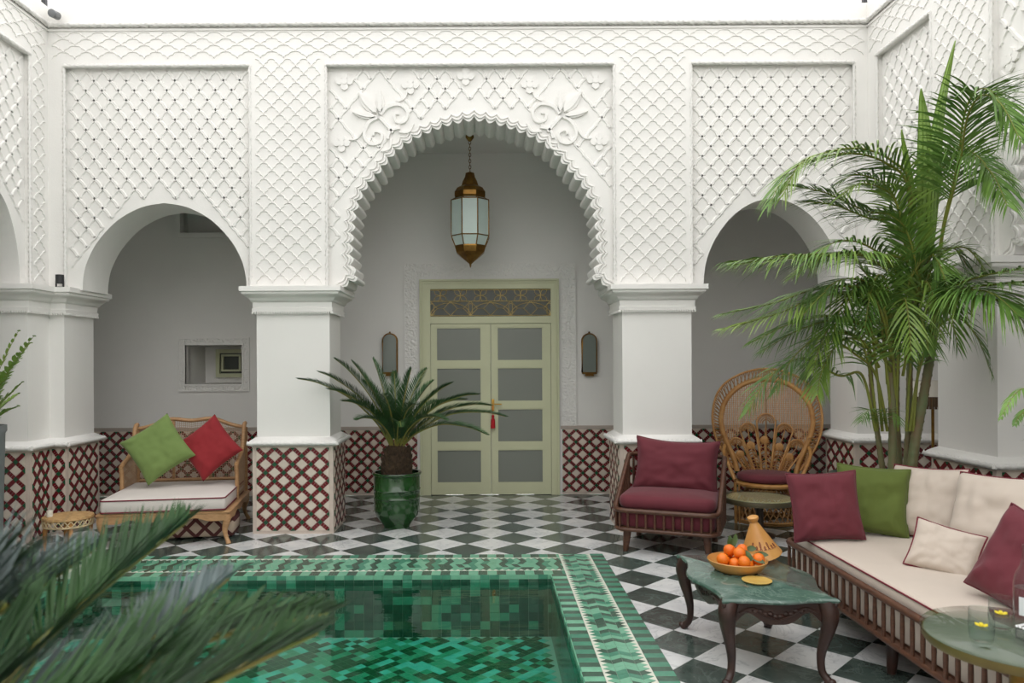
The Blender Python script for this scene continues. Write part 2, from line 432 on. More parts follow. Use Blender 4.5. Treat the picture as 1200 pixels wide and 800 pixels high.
def pillar(parent, poly, faces, capital=True):
    """poly: counter-clockwise plan of the shaft; faces: edge indices that show a tile panel"""
    mb = MB(); mb.prism(poly, ZSILL - .02, ZC)
    p = mb.build('pillar', PLASTER, parent, smooth=0)
    if capital:
        c = MB()
        prof = [(.0, ZCB - .02), (.03, ZCB - .015), (.035, ZCB + .01), (.035, ZCB + .018), (.025, ZCB + .022), (.03, ZCB + .075), (.042, ZCB + .08),
                (.05, ZCB + .10), (.075, ZCB + .125), (.10, ZCB + .14), (.108, ZCB + .155), (.108, ZCB + .165), (.125, ZCB + .172), (.125, ZC + .012), (0, ZC + .014)]
        moulding(c, poly, prof)
        c.build('capital', PLASTER, p, smooth=50)
        b = MB(); q = offset_poly(poly, .033)
        for i in range(len(q)):
            a0, a1 = Vector(q[i]), Vector(q[(i + 1) % len(q)]); n = int((a1 - a0).length / .022)
            for k in range(n):
                c0 = a0 + (a1 - a0) * (k + .5) / n
                b.box(c0.x - .006, c0.x + .006, c0.y - .006, c0.y + .006, ZCB - .034, ZCB - .014)
        b.build('dentil_row', PLASTER, p, smooth=0)
    dp = offset_poly(poly, .034)
    d = MB(); d.prism(dp, 0, ZSILL - .03); d.build('dado', GROUT, p, smooth=0)
    s = MB(); moulding(s, poly, [(.03, ZSILL - .04), (.05, ZSILL - .038), (.062, ZSILL - .02), (.066, ZSILL), (.05, ZSILL + .016), (.012, ZSILL + .04), (0, ZSILL + .046)])
    s.build('sill', PLASTER, p, smooth=60)
    r = MB(); rp = offset_poly(poly, .072)
    for i in faces:
        a, b = rp[i], rp[(i + 1) % len(rp)]
        rope(r, (a[0], a[1], ZSILL - .012), (b[0], b[1], ZSILL - .012), .023, .052)
    r.build('rope_moulding', PLASTER, p, smooth=70)
    for i in faces:
        a, b = Vector(dp[i]), Vector(dp[(i + 1) % len(dp)]); L = (b - a).length
        if L < .12: continue
        u = (b - a) / L; mg = .038 if L > .3 else .012
        tile_panel(p, (a.x + u.x * mg, a.y + u.y * mg, .03), (u.x, u.y, 0), (u.y, -u.x, 0), L - 2 * mg, ZSILL - .03 - .055)
    return p

def rib(mb, W, pts, wd, ht):
    """raised rib along (s,z) points on a wall face"""
    n = len(pts); vs = []
    for i in range(n):
        a = pts[max(i - 1, 0)]; b = pts[min(i + 1, n - 1)]
        tx, tz = b[0] - a[0], b[1] - a[1]; l = math.hypot(tx, tz) or 1; nx, nz = -tz / l, tx / l
        for o, h in ((-.5, -.002), (-.25, ht), (.25, ht), (.5, -.002)):
            vs.append(W(pts[i][0] + nx * wd * o, h, pts[i][1] + nz * wd * o))
    fs = []
    for i in range(n - 1):
        for k in range(3): fs.append((4 * i + k, 4 * i + k + 1, 4 * i + k + 5, 4 * i + k + 4))
    mb.add(vs, fs)
ED_PANEL = ([(0, .5), (.06, .445), (.15, .385), (.25, .30), (.33, .21), (.37, .13), (.37, .095), (.43, .085), (.5, 0)],
            [(.5, 0), (.47, -.10), (.38, -.22), (.26, -.33), (.15, -.41), (.15, -.45), (.08, -.455), (0, -.5)])
ED_FINE = ([(0, .5), (.11, .49), (.21, .44), (.27, .35), (.275, .28), (.35, .265), (.43, .20), (.48, .10), (.5, 0)],
           [(.5, 0), (.44, -.09), (.40, -.18), (.32, -.24), (.24, -.27), (.19, -.33), (.17, -.42), (.10, -.48), (0, -.5)])
def lattice(mb, W, s0, s1, z0, z1, w, h, edges, wd, ht, blocked=None):
    nx = max(1, round((s1 - s0) / w)); w = (s1 - s0) / nx; nz = max(1, round((z1 - z0) / h)); h = (z1 - z0) / nz
    e = 1e-4
    for i in range(0, 2 * nx + 1):
        for j in range(0, 2 * nz + 1):
            if (i + j) % 2 == 0: continue
            cx, cz = s0 + i * w / 2, z0 + j * h / 2
            for ed in edges[:1]:
                for sg in (1, -1):
                    pts = [(cx + sg * a * w, cz + b * h) for a, b in ed]
                    if any(p[0] < s0 - e or p[0] > s1 + e or p[1] < z0 - e or p[1] > z1 + e for p in pts): continue
                    if blocked and any(blocked(p) for p in pts[::2]): continue
                    rib(mb, W, pts, wd, ht)
ARCH_N = [(1, 0), (.985, .16), (.94, .33), (.81, .56), (.57, .80), (.28, .95), (0, 1.0)]
def pointed_arch(s0, s1, zs, H):
    c, a = (s0 + s1) / 2, (s1 - s0) / 2
    half = catmull([(x, z, 0) for x, z in ARCH_N], 5)
    L = [(c - a * p.x, zs + H * p.y) for p in half]
    return L + [(2 * c - x, z) for x, z in L[::-1][1:]]
HORSE = [(157, 335.5), (153, 331), (147, 327), (140, 322), (144, 311), (146, 297), (146, 285), (143.5, 260), (140, 240), (129, 216), (114.5, 199), (94, 174), (67, 156), (38, 144), (18, 138.5), (0, 135.5)]
def horse_arch(c, scallop=True, off=0.0, amp=.042, N=46):
    z0 = P(556, 335.5, YF).z
    half = [(x * K, ZC + (335.5 - y) * K) for x, y in HORSE]
    pts = catmull([(c - x, z, 0) for x, z in half], 6)
    pts = pts + [Vector((2 * c - p.x, p.y, 0)) for p in pts[::-1][1:]]
    if not scallop and off == 0: return [(p.x, p.y) for p in pts]
    cum = [0]
    for a, b in zip(pts, pts[1:]): cum.append(cum[-1] + (b - a).length)
    T = cum[-1]; M = N * 8; out = []; k = 0
    for i in range(M + 1):
        t = T * i / M
        while k < len(pts) - 2 and cum[k + 1] < t: k += 1
        f = (t - cum[k]) / max(cum[k + 1] - cum[k], 1e-9)
        p = pts[k].lerp(pts[k + 1], min(f, 1)); q = pts[max(k - 1, 0)]; r = pts[min(k + 2, len(pts) - 1)]
        tg = (r - q).normalized(); nrm = Vector((-tg.y, tg.x, 0))      # outwards from the opening
        ends = min(1, min(i, M - i) / 4)
        o = off - (amp * abs(math.sin(math.pi * N * i / M)) - amp * .5) * ends * (1 if scallop else 0)
        out.append((p.x + nrm.x * o, p.y + nrm.y * o))
    return out
def inside(poly, p):
    x, z = p; r = False
    for i in range(len(poly)):
        a, b = poly[i - 1], poly[i]
        if (a[1] > z) != (b[1] > z) and x < (b[0] - a[0]) * (z - a[1]) / (b[1] - a[1]) + a[0]: r = not r
    return r

def spandrel_flower(mb, W, c, z, sg, sc=1.0):
    """tulip with petals and two scrolls, leaning away from the arch"""
    def L(x, y): # local: y along the diagonal outwards
        a = R(40) * sg
        return (c + (x * math.cos(a) - y * math.sin(a)) * sc * 1.0, z + (x * math.sin(a) + y * math.cos(a)) * sc)
    def strip(pts, rs, ht=.022):
        pts = [(p.x, p.y) for p in catmull([(a, b, 0) for a, b in pts], 5)]
        n = len(pts)
        for_w = [rs[0] + (rs[1] - rs[0]) * i / (n - 1) for i in range(n)]
        vs = []; fs = []
        for i, q in enumerate(pts):
            a, b = pts[max(i - 1, 0)], pts[min(i + 1, n - 1)]
            tx, tz = b[0] - a[0], b[1] - a[1]; l = math.hypot(tx, tz) or 1
            for o, h in ((-1, -.002), (-.6, ht), (.6, ht), (1, -.002)):
                s, zz = L(q[0] - tz / l * for_w[i] * o, q[1] + tx / l * for_w[i] * o); vs.append(W(s, h, zz))
        for i in range(n - 1):
            for k in range(3): fs.append((4 * i + k, 4 * i + k + 1, 4 * i + k + 5, 4 * i + k + 4))
        mb.add(vs, fs)
    def petal(x0, y0, x1, y1, w):
        dx, dy = x1 - x0, y1 - y0; l = math.hypot(dx, dy); nx, ny = -dy / l, dx / l
        for ww, ht in ((w, .022), (w * .55, .034)):
            L0 = []; L1 = []
            for k in range(9):
                t = k / 8; o = ww * math.sin(math.pi * t ** .8) ** .8
                L0.append((x0 + dx * t + nx * o, y0 + dy * t + ny * o)); L1.append((x0 + dx * t - nx * o, y0 + dy * t - ny * o))
            loop = L0 + L1[::-1][1:-1]
            mb.slab([W(*(lambda q: (q[0], -.002, q[1]))(L(*q))) for q in loop], [W(*(lambda q: (q[0], ht, q[1]))(L(*q))) for q in loop])
    petal(0, 0, 0, .26, .055); petal(.03, -.02, .17, .15, .035); petal(-.03, -.02, -.17, .15, .035)
    for s in (1, -1):
        strip([(s * .02, -.03), (s * .12, -.02), (s * .22, -.08), (s * .23, -.18), (s * .15, -.23), (s * .09, -.18), (s * .12, -.12), (s * .16, -.14)], (.028, .012))
        strip([(s * .22, -.04), (s * .30, -.06), (s * .36, -.02)], (.02, .008))
        strip([(s * .05, -.27), (s * .12, -.33), (s * .2, -.3)], (.018, .01))
    strip([(-.08, -.25), (0, -.21), (.08, -.25)], (.018, .018)); strip([(0, -.05), (0, -.24)], (.024, .016))
def cross_flower(mb, W, c, z, sc=1.0):
    for dx, dz in ((0, 1), (1, .1), (0, -1), (-1, .1)):
        loop = []
        px, pz = -dz, dx
        for a, b in ((0, .15), (.5, .42), (.8, .34), (1, 0), (.8, -.34), (.5, -.42), (0, -.15)):
            loop.append((c + (dx * a + px * b) * .085 * sc, z + (dz * a + pz * b) * .085 * sc))
        mb.slab([W(x, -.002, y) for x, y in loop], [W(x, .02, y) for x, y in loop])
    loop = [(c + .03 * sc * math.cos(R(a)), z + .03 * sc * math.sin(R(a))) for a in range(0, 360, 45)]
    mb.slab([W(x, -.002, y) for x, y in loop], [W(x, .026, y) for x, y in loop])

def facade(name, label, W, s0, s1, bottom, panels, solid_from=None):
    """bottom: list of arch dicts in order; panels: (s0, s1, kind)"""
    pts = [(s0, ZC)]
    blockers = {}
    for a in bottom:
        if a['kind'] == 'point':
            ap = pointed_arch(a['s0'], a['s1'], ZC, a['H']); pts += ap
            cx, hw = (a['s0'] + a['s1']) / 2, (a['s1'] - a['s0']) / 2
            big = pointed_arch(a['s0'] - .06, a['s1'] + .06, ZC - .1, a['H'] + .16)
            blockers[a['panel']] = (lambda p, big=big: inside(big, p))
        else:
            pts += horse_arch(a['c'], True)
            big = [(a['c'] - 1.6, ZC - .5)] + horse_arch(a['c'], False, .11) + [(a['c'] + 1.6, ZC - .5)]
            big = horse_arch(a['c'], False, .115)
            big = [(x, z - (.2 if k in (0, len(big) - 1) else 0)) for k, (x, z) in enumerate(big)]
            blockers[a['panel']] = (lambda p, big=big: inside(big, p))
    if solid_from is not None: pts += [(solid_from, ZC), (solid_from, 0), (s1, 0)]
    else: pts += [(s1, ZC)]
    pts += [(s1, ZTOP), (s0, ZTOP)]
    mb = MB(); mb.slab([W(x, -.05, z) for x, z in pts], [W(x, -.52, z) for x, z in pts])
    wall = tag(mb.build(name, STUCCO, smooth=20), label, 'wall', kind='structure')
    # proud frame: frieze and strips between panels
    fr = MB()
    def wbox(mb, a, b, z0, z1, d0, d1):
        mb.slab([W(a, d0, z0), W(b, d0, z0), W(b, d0, z1), W(a, d0, z1)], [W(a, d1, z0), W(b, d1, z0), W(b, d1, z1), W(a, d1, z1)])
    wbox(fr, s0, s1, ZPAN, ZROPE + .01, -.051, 0)
    edges = [s0] + [x for p in panels for x in p[:2]] + [s1]
    strips = [(edges[i], edges[i + 1]) for i in range(0, len(edges), 2)]
    for a, b in strips:
        if b - a > .01: wbox(fr, a, b, ZC + .005 if not (solid_from is not None and a >= solid_from - .3) else .0, ZPAN, -.051, 0)
    fr.build('stucco_frame', STUCCO, wall, smooth=0)
    cap = MB(); wbox(cap, s0, s1, ZROPE, ZTOP, -.051, .012); cap.build('parapet', STUCCO, wall, smooth=0)
    fl = MB(); wbox(fl, s0, s1, ZROPE - .05, ZROPE - .03, -.01, .012); fl.build('fillet', STUCCO, wall, smooth=0)
    rp = MB(); rope(rp, W(s0, .026, ZROPE), W(s1, .026, ZROPE), .027, .06); rp.build('cornice_rope', STUCCO, wall, smooth=70)
    # carved lattices
    lf = MB(); lattice(lf, lambda s, d, z: W(s, d, z), s0 + .04, s1 - .04, ZPAN + .07, ZROPE - .06, .215, .155, ED_FINE, .012, .008); lf.build('frieze_lattice', STUCCO, wall, smooth=0)
    for a, b in strips:
        if b - a > .2 and (solid_from is None or a < solid_from - .3):
            l2 = MB(); lattice(l2, W, a + .055, b - .055, ZC + .05, ZPAN + .06, .145, .15, ED_FINE, .012, .008); l2.build('strip_lattice', STUCCO, wall, smooth=0)
    for k, (a, b, kind) in enumerate(panels):
        W2 = lambda s, d, z: W(s, d - .05, z)
        bl = blockers.get(k)
        extra = []
        if kind == 'big':
            c = (a + b) / 2
            fo = MB()
            for sg in (1, -1):
                fx, fz = c - sg * .88, 3.93
                spandrel_flower(fo, W2, fx, fz, sg)
                extra.append((fx, fz, .23))
                for ox, oz in ((-.30, .30), (.32, .26), (-.33, -.28)):
                    cross_flower(fo, W2, fx + ox * sg, fz + oz); extra.append((fx + ox * sg, fz + oz, .085))
            cross_flower(fo, W2, c - .04, 4.27); extra.append((c - .04, 4.27, .085))
            fo.build('stucco_flower', STUCCO, wall, smooth=40)
        def blk(p, bl=bl, extra=extra):
            if bl and bl(p): return True
            return any((p[0] - x) ** 2 + (p[1] - z) ** 2 < r * r for x, z, r in extra)
        l3 = MB(); lattice(l3, W2, a + .03, b - .03, ZC + .03, ZPAN - .03, .158, .19, ED_PANEL, .036, .011, blk); l3.build('panel_lattice', STUCCO, wall, smooth=0)
        r2 = MB(); e = .004
        rope(r2, W(a, e, ZPAN), W(b, e, ZPAN), .023, .055); rope(r2, W(a, e - .006, ZC + .02), W(a, e - .006, ZPAN), .017, .055); rope(r2, W(b, e - .006, ZC + .02), W(b, e - .006, ZPAN), .017, .055)
        r2.build('panel_rope', STUCCO, wall, smooth=70)
    for a in bottom:
        if a['kind'] == 'horse':
            t = MB()
            for off, r, d in ((.03, .011, -.045), (.062, .010, -.047)):
                t.tube([W(x, d, z) for x, z in horse_arch(a['c'], True, off, .034)], r, 6)
            t.build('arch_edging', STUCCO, wall, smooth=60)
    return wall

# ---- floor, built tile by tile ----
POOL = (-3.55, 0.947, 2.40, 6.14)        # outer edge of the coping
INN = (-3.08, 0.476, 2.95, 5.55)         # inner edge
fb = MB()
x0, x1, y0, y1 = POOL
for b in ((GX0, x0 + .02, YN, YW), (x1 - .02, GX1, YN, YW), (x0, x1, YN, y0 + .02), (x0, x1, y1 - .02, YW)):
    fb.box(b[0], b[1], b[2], b[3], -.30, -.004)
floor = tag(fb.build('floor', CEMENT, smooth=0), 'courtyard floor of dark green and white marble squares laid diagonally', 'floor', kind='structure')
DG = 0.4243
v0 = G(770, 710.4)
hd = DG / 2 - .0012
tmesh = {}
for nm, m in (('white', MWHITE), ('dark', MDARK)):
    k = MB(); A = [(hd, 0), (0, hd), (-hd, 0), (0, -hd)]
    k.loft([[(x, y, -.012) for x, y in A], [(x, y, -.0006) for x, y in A], [(x * .995, y * .995, 0) for x, y in A]])
    tmesh[nm] = k.mesh('marble_' + nm, m, smooth=0)
cands = []
for i in range(-40, 41):
    for j in range(-40, 41):
        cx, cy = v0.x + i * DG / 2, v0.y + j * DG / 2
        if (i + j) % 2 == 0: continue
        kind = 'dark' if i % 2 == 0 else 'white'
        if not (GX0 + .25 < cx < GX1 - .25 and YN + .2 < cy < YW - .05): continue
        if x0 + .20 < cx < x1 - .20 and y0 + .20 < cy < y1 - .20: continue
        vis = -1e9
        if cy > 2.9:
            u, v = toPix((cx, cy, 0))
            vis = -cy if (-30 < u < 1230 and v < 840) else -1e6
            if x0 < cx < x1 and cy < 5.9: vis = -1e6
            if cx > 2.15 and cy < 4.9: vis = -1e5
            if abs(cx) > 4.6: vis = -1e5
        cands.append((vis, cx, cy, kind))
cands.sort(key=lambda t: -t[0])
rest = MB(); cnt = 0
for vis, cx, cy, kind in cands:
    if vis > -1e4 and cnt < 300:
        link('tile', tmesh[kind], floor, Matrix.Translation((cx, cy, 0))); cnt += 1
    else:
        A = [(hd, 0), (0, hd), (-hd, 0), (0, -hd)]
        rest.slab([(cx + x, cy + y, -.012) for x, y in A], [(cx + x, cy + y, 0) for x, y in A], 1 if kind == 'dark' else 0)
tag(rest.build('tile_field', [MWHITE, MDARK], floor, smooth=0), kind='stuff')

# ---- arcade walls ----
Wm = lambda s, d, z: Vector((s, YF - d, z))
Wr = lambda s, d, z: Vector((XR - d, YF - s, z))
Wl = lambda s, d, z: Vector((XL + d, YF - s, z))
fx = lambda px: P(px, 300, YF).x
CX = P(556, 250, YF).x
A1 = (fx(93), fx(287)); A3 = (fx(826), fx(988))
wall_arcade = facade('wall_arcade', 'white carved stucco arcade wall with three arches facing the pool', Wm, XL, XR,
    [dict(kind='point', s0=A1[0], s1=A1[1], H=.815, panel=0), dict(kind='horse', c=CX, panel=1), dict(kind='point', s0=A3[0], s1=A3[1], H=.83, panel=2)],
    [(fx(76), fx(293.5), 'side'), (fx(383), fx(720.5), 'big'), (fx(811), fx(1002), 'side')])
LEN = YF - YN
wall_right = facade('wall_right', 'white carved stucco side wall behind the sofa and palm', Wr, 0.0, LEN,
    [dict(kind='point', s0=.22, s1=.93, H=.80, panel=0), dict(kind='horse', c=3.05, panel=1)],
    [(.16, .99, 'side'), (1.70, 4.40, 'big')], solid_from=4.62)
wall_left = facade('wall_left', 'white carved stucco side wall beside the cane daybed', Wl, 0.0, LEN,
    [dict(kind='point', s0=.35, s1=1.07, H=.80, panel=0), dict(kind='horse', c=3.20, panel=1)],
    [(.28, 1.14, 'side'), (1.85, 4.55, 'big')], solid_from=4.77)

XP = lambda px: P(px, 440, YF).x
for (a, b, fc) in ((XP(301), XP(386.5), (0, 1)), (XP(729.5), XP(810.5), (3, 0))):
    pillar(wall_arcade, [(a, YF), (b, YF), (b, YB), (a, YB)], fc)
# corner pier on the left (L-shaped) and on the right
pxl = XP(75.5)
pillar(wall_arcade, [(XL, YF), (pxl, YF), (pxl, YB), (XL - .5, YB), (XL - .5, YF - .33), (XL, YF - .33)], (0, 1, 4, 5))
pillar(wall_arcade, [(XP(1003), YF - .02), (XR + .9, YF - .02), (XR + .9, YB), (XP(1003), YB)], (3, 0))
# right wall piers
pillar(wall_right, [(XR, YF - 1.75), (XR + .5, YF - 1.75), (XR + .5, YF - 1.06), (XR, YF - 1.06)], (3, 0))
pillar(wall_right, [(XR, YF - 5.1), (XR + .5, YF - 5.1), (XR + .5, YF - 4.42), (XR, YF - 4.42)], (3,))
pillar(wall_left, [(XL - .5, YF - 1.9), (XL, YF - 1.9), (XL, YF - 1.12), (XL - .5, YF - 1.12)], (1,))
pillar(wall_left, [(XL - .5, YF - 5.2), (XL, YF - 5.2), (XL, YF - 4.6), (XL - .5, YF - 4.6)], (1,))

wf = MB(); wf.box(GX0, GX1, YN - .2, YN, -.3, ZTOP)
tag(wf.build('wall_front', STUCCO, smooth=0), 'plain white wall closing the courtyard opposite the arcade', 'wall', kind='structure')

# ---- gallery behind: back wall with niches ----
def holed(mb, X0, X1, Z0, Z1, Y0, Y1, holes):
    xs = sorted({X0, X1} | {h[0] for h in holes} | {h[1] for h in holes}); zs = sorted({Z0, Z1} | {h[2] for h in holes} | {h[3] for h in holes})
    for xa, xb in zip(xs, xs[1:]):
        for za, zb in zip(zs, zs[1:]):
            c = ((xa + xb) / 2, (za + zb) / 2)
            if any(h[0] < c[0] < h[1] and h[2] < c[1] < h[3] for h in holes): continue
            mb.box(xa, xb, Y0, Y1, za, zb)
bw = lambda px, py: P(px, py, YW)
n1a, n1b = bw(218, 450), bw(284, 404); n2a, n2b = bw(212, 273), bw(268, 246)
H1 = (n1a.x, n1b.x, n1a.z, n1b.z); H2 = (n2a.x, n2b.x, n2a.z, n2b.z)
mb = MB(); holed(mb, GX0, GX1, 0, ZCEIL + .1, YW, YW + .12, [H1, H2])
wall_back = tag(mb.build('wall_back', GALLERY, smooth=0), 'plain plaster wall at the back of the gallery with the door', 'wall', kind='structure')
def niche(h, depth, name):
    m = MB(); t = .04
    m.box(h[0] - t, h[0], YW + .1, YW + depth, h[2] - t, h[3] + t); m.box(h[1], h[1] + t, YW + .1, YW + depth, h[2] - t, h[3] + t)
    m.box(h[0], h[1], YW + .1, YW + depth, h[2] - t, h[2]); m.box(h[0], h[1], YW + .1, YW + depth, h[3], h[3] + t)
    m.box(h[0] - t, h[1] + t, YW + depth, YW + depth + t, h[2] - t, h[3] + t)
    return m.build(name, GALLERY, wall_back, smooth=0)
niche(H1, .62, 'niche'); niche(H2, .22, 'niche')
def frame(mb, X0, X1, Z0, Z1, w, ya, yb):
    mb.box(X0 - w, X0, ya, yb, Z0 - w, Z1 + w); mb.box(X1, X1 + w, ya, yb, Z0 - w, Z1 + w)
    mb.box(X0, X1, ya, yb, Z0 - w, Z0); mb.box(X0, X1, ya, yb, Z1, Z1 + w)
w1 = thing('window_1', 'small framed wall niche with a green inner window above the daybed', 'window', kind='structure')
m = MB(); frame(m, *H1, .085, YW - .018, YW + .01); m.build('niche_frame', CARVED, w1, smooth=0)
m = MB(); frame(m, *H1, .02, YW - .028, YW); frame(m, H1[0] - .075, H1[1] + .075, H1[2] - .075, H1[3] + .075, .014, YW - .026, YW); m.build('frame_bead', PLASTER, w1, smooth=0)
wx0, wx1, wz0, wz1 = H1[1] - .52, H1[1] - .18, H1[2] + .08, H1[3] - .05
m = MB(); frame(m, wx0 + .04, wx1 - .01, wz0 + .04, wz1 - .04, .05, YW + .57, YW + .63); frame(m, wx0 + .09, wx1 - .05, wz0 + .09, wz1 - .08, .025, YW + .56, YW + .62); m.build('window_frame', SAGE, w1, smooth=0)
m = MB(); m.box(wx0, wx1, YW + .605, YW + .618, wz0, wz1); m.build('pane', DKROOM, w1, smooth=0)
w2 = thing('window_2', 'shallow opening high on the gallery wall above the niche', 'window', kind='structure')
m = MB(); frame(m, *H2, .06, YW - .03, YW + .01); m.build('opening_frame', GALLERY, w2, smooth=0)

for nm, b, lab in (('wall_gallery_left', (GX0 - .15, GX0, YN, YW + .12), 'plain plaster outer wall of the gallery beside the daybed'), ('wall_gallery_right', (GX1, GX1 + .15, YN, YW + .12), 'plain plaster outer wall of the gallery behind the floor lamp')):
    mb = MB(); mb.box(*b, 0, ZCEIL + .1); tag(mb.build(nm, GALLERY, smooth=0), lab, 'wall', kind='structure')
mb = MB()
for b in ((GX0, GX1, YB - .05, YW + .1), (GX0, XL - .45, YN, YB - .05), (XR + .45, GX1, YN, YB - .05)): mb.box(*b, ZCEIL, ZCEIL + .2)
tag(mb.build('ceiling', GALLERY, smooth=0), 'plain plaster ceiling over the galleries around the courtyard', 'ceiling', kind='structure')

# ---- dado along the gallery wall (four lengths) ----
ZD2 = P(560, 499, YW).z
for k, (pa, pb, lab) in enumerate(((60, 306, 'red and beige tiled dado behind the cane daybed'), (385, 492, 'red and beige tiled dado behind the potted cycad'),
                                   (657, 740, 'red and beige tiled dado between the door and the armchair pillar'), (790, 985, 'red and beige tiled dado behind the peacock chair'))):
    a, b = bw(pa, 540).x, bw(pb, 540).x
    m = MB(); m.box(a, b, YW - .02, YW, 0, ZD2 - .04)
    d = tag(m.build('trim_%d' % (k + 1), GROUT, smooth=0), lab, 'tile dado', kind='structure')
    m = MB(); m.box(a, b, YW - .03, YW, ZD2 - .04, ZD2); m.build('cap_strip', mat('taupe_cap', (176, 164, 154), .7), d, smooth=0)
    tile_panel(d, (a + .02, YW - .02, .03), (1, 0, 0), (0, -1, 0), b - a - .04, ZD2 - .075)

# ---- door ----
dl, dr = bw(492.5, 450).x, bw(655, 450).x; dt = bw(573, 327.5).z
jl, jr = bw(505, 450).x, bw(645.5, 450).x
door = thing('door_1', 'pale sage green double door with frosted panes and ironwork transom', 'door', kind='structure')
m = MB(); W_ = .10
m.box(dl, jl, YW - .05, YW, 0, dt); m.box(jr, dr, YW - .05, YW, 0, dt); m.box(jl, jr, YW - .05, YW, dt - .115, dt)
for o, t in ((0, .07), (.03, .06)):
    m.box(dl + o, dl + o + .02, YW - t, YW, 0, dt - o); m.box(dr - o - .02, dr - o, YW - t, YW, 0, dt - o); m.box(dl + o + .02, dr - o - .02, YW - t, YW, dt - o - .02, dt - o)
tz = bw(575, 371).z; lz = bw(575, 379).z
m.box(jl, jr, YW - .06, YW, lz, tz)
m.build('door_frame', SAGE, door, smooth=0)
m = MB(); m.box(jl, jr, YW - .012, YW - .004, tz, dt - .11); m.build('transom_pane', DKROOM, door, smooth=0)
# ironwork: two rows of arcs and stars
m = MB(); zt0, zt1 = tz + .012, dt - .125; hh = zt1 - zt0; ww = (jr - jl); n = 6; yy = YW - .028
zm = zt0 + hh * .56
for zz in (zt0, zm, zt1): m.tube([(jl, yy, zz), (jr, yy, zz)], .0045, 5)
for i in range(n):
    c = jl + ww * (i + .5) / n; r = ww / n / 2
    for s in (1, -1):
        m.tube([(c - r, yy, zt0 if s > 0 else zm), (c - r * .3, yy, (zt0 + zm) / 2), (c + r * .3, yy, (zt0 + zm) / 2), (c + r, yy, zm if s > 0 else zt0)], .004, 5)
    for a in range(4):
        th = R(45 + 90 * a); q = catmull([(c, yy, (zm + zt1) / 2), (c + r * .5 * math.cos(th + .5), yy, (zm + zt1) / 2 + hh * .2 * math.sin(th + .5)), (c + r * .9 * math.cos(th), yy, (zm + zt1) / 2 + hh * .3 * math.sin(th))], 4)
        m.tube(q, .004, 5)
        q = catmull([(c, yy, (zm + zt1) / 2), (c + r * .5 * math.cos(th - .5), yy, (zm + zt1) / 2 + hh * .2 * math.sin(th - .5)), (c + r * .9 * math.cos(th), yy, (zm + zt1) / 2 + hh * .3 * math.sin(th))], 4)
        m.tube(q, .004, 5)
for i in range(3):
    c = jl + ww * (i + .5) / 3; r = ww / 6
    m.tube([(c + r * math.cos(R(a)), yy, zt0 + hh * .5 * math.sin(R(a))) for a in range(0, 181, 15)], .0045, 5)
for i in range(4):
    c = jl + ww * i / 3; c = min(max(c, jl + .02), jr - .02)
    m.tube([(c + .035 * math.sin(R(a)) * (1 + .4 * math.cos(R(2 * a))), yy, zt0 + hh * .25 + hh * .22 * math.cos(R(a))) for a in range(0, 360, 20)], .004, 5, closed=True)
m.build('transom_ironwork', IRON, door, smooth=60)
mid = bw(575.5, 480).x
rows = [(bw(570, a).z, bw(570, b).z) for a, b in ((565.5, 526), (518, 478.5), (470.5, 430.5), (423, 383.5))]
for s, (xa, xb, pa, pb) in enumerate(((jl + .004, mid - .003, 511.5, 564.5), (mid + .003, jr - .004, 582.5, 636.5))):
    la, lb = bw(pa, 470).x, bw(pb, 470).x
    m = MB(); holed(m, xa, xb, .006, lz - .004, YW - .045, YW - .005, [(la, lb, r[0], r[1]) for r in rows])
    for r in rows: frame(m, la + .012, lb - .012, r[0] + .012, r[1] - .012, .012, YW - .038, YW - .01)
    leaf = m.build('door_leaf', SAGE, door, smooth=0)
    for r in rows:
        k = MB(); k.box(la, lb, YW - .022, YW - .014, r[0], r[1]); k.build('pane', PANE, leaf, smooth=0)
hp = bw(578, 474)
m = MB(); m.box(hp.x - .02, hp.x + .012, YW - .058, YW - .045, hp.z - .07, hp.z + .07); m.tube([(hp.x - .005, YW - .05, hp.z + .01), (hp.x - .005, YW - .09, hp.z + .01), (hp.x + .10, YW - .09, hp.z + .01)], .008, 8)
m.build('door_handle', BRASSY, door, smooth=50)
m = MB(); hx = hp.x - .005
m.tube([(hx, YW - .09, hp.z + .01), (hx, YW - .092, hp.z - .12)], .003, 5)
m.lathe([(.006, 0), (.016, -.01), (.016, -.03), (.010, -.035), (.024, -.06), (.028, -.16), (.0, -.16)], 12, (hx, YW - .092, hp.z - .115)); m.build('tassel', TASSEL, door, smooth=60)
# carved surround
sl, sr, st, sb = bw(475, 420).x, bw(674, 420).x, bw(570, 309).z, ZD2
m = MB(); m.box(sl, dl - .035, YW - .018, YW, sb, st); m.box(dr + .035, sr, YW - .018, YW, sb, st); m.box(dl - .035, dr + .035, YW - .018, YW, dt + .035, st)
sur = tag(m.build('trim_5', CARVED, smooth=0), 'band of carved white stucco framing the sage green door', 'door surround', kind='structure')
m = MB(); e = .012
m.box(dl - .035, dl, YW - .028, YW, 0, dt + .035); m.box(dr, dr + .035, YW - .028, YW, 0, dt + .035); m.box(dl, dr, YW - .028, YW, dt, dt + .035)
m.box(sl - e, sl, YW - .024, YW, sb, st + e); m.box(sr, sr + e, YW - .024, YW, sb, st + e); m.box(sl, sr, YW - .024, YW, st, st + e)
m.build('bead', PLASTER, sur, smooth=0)

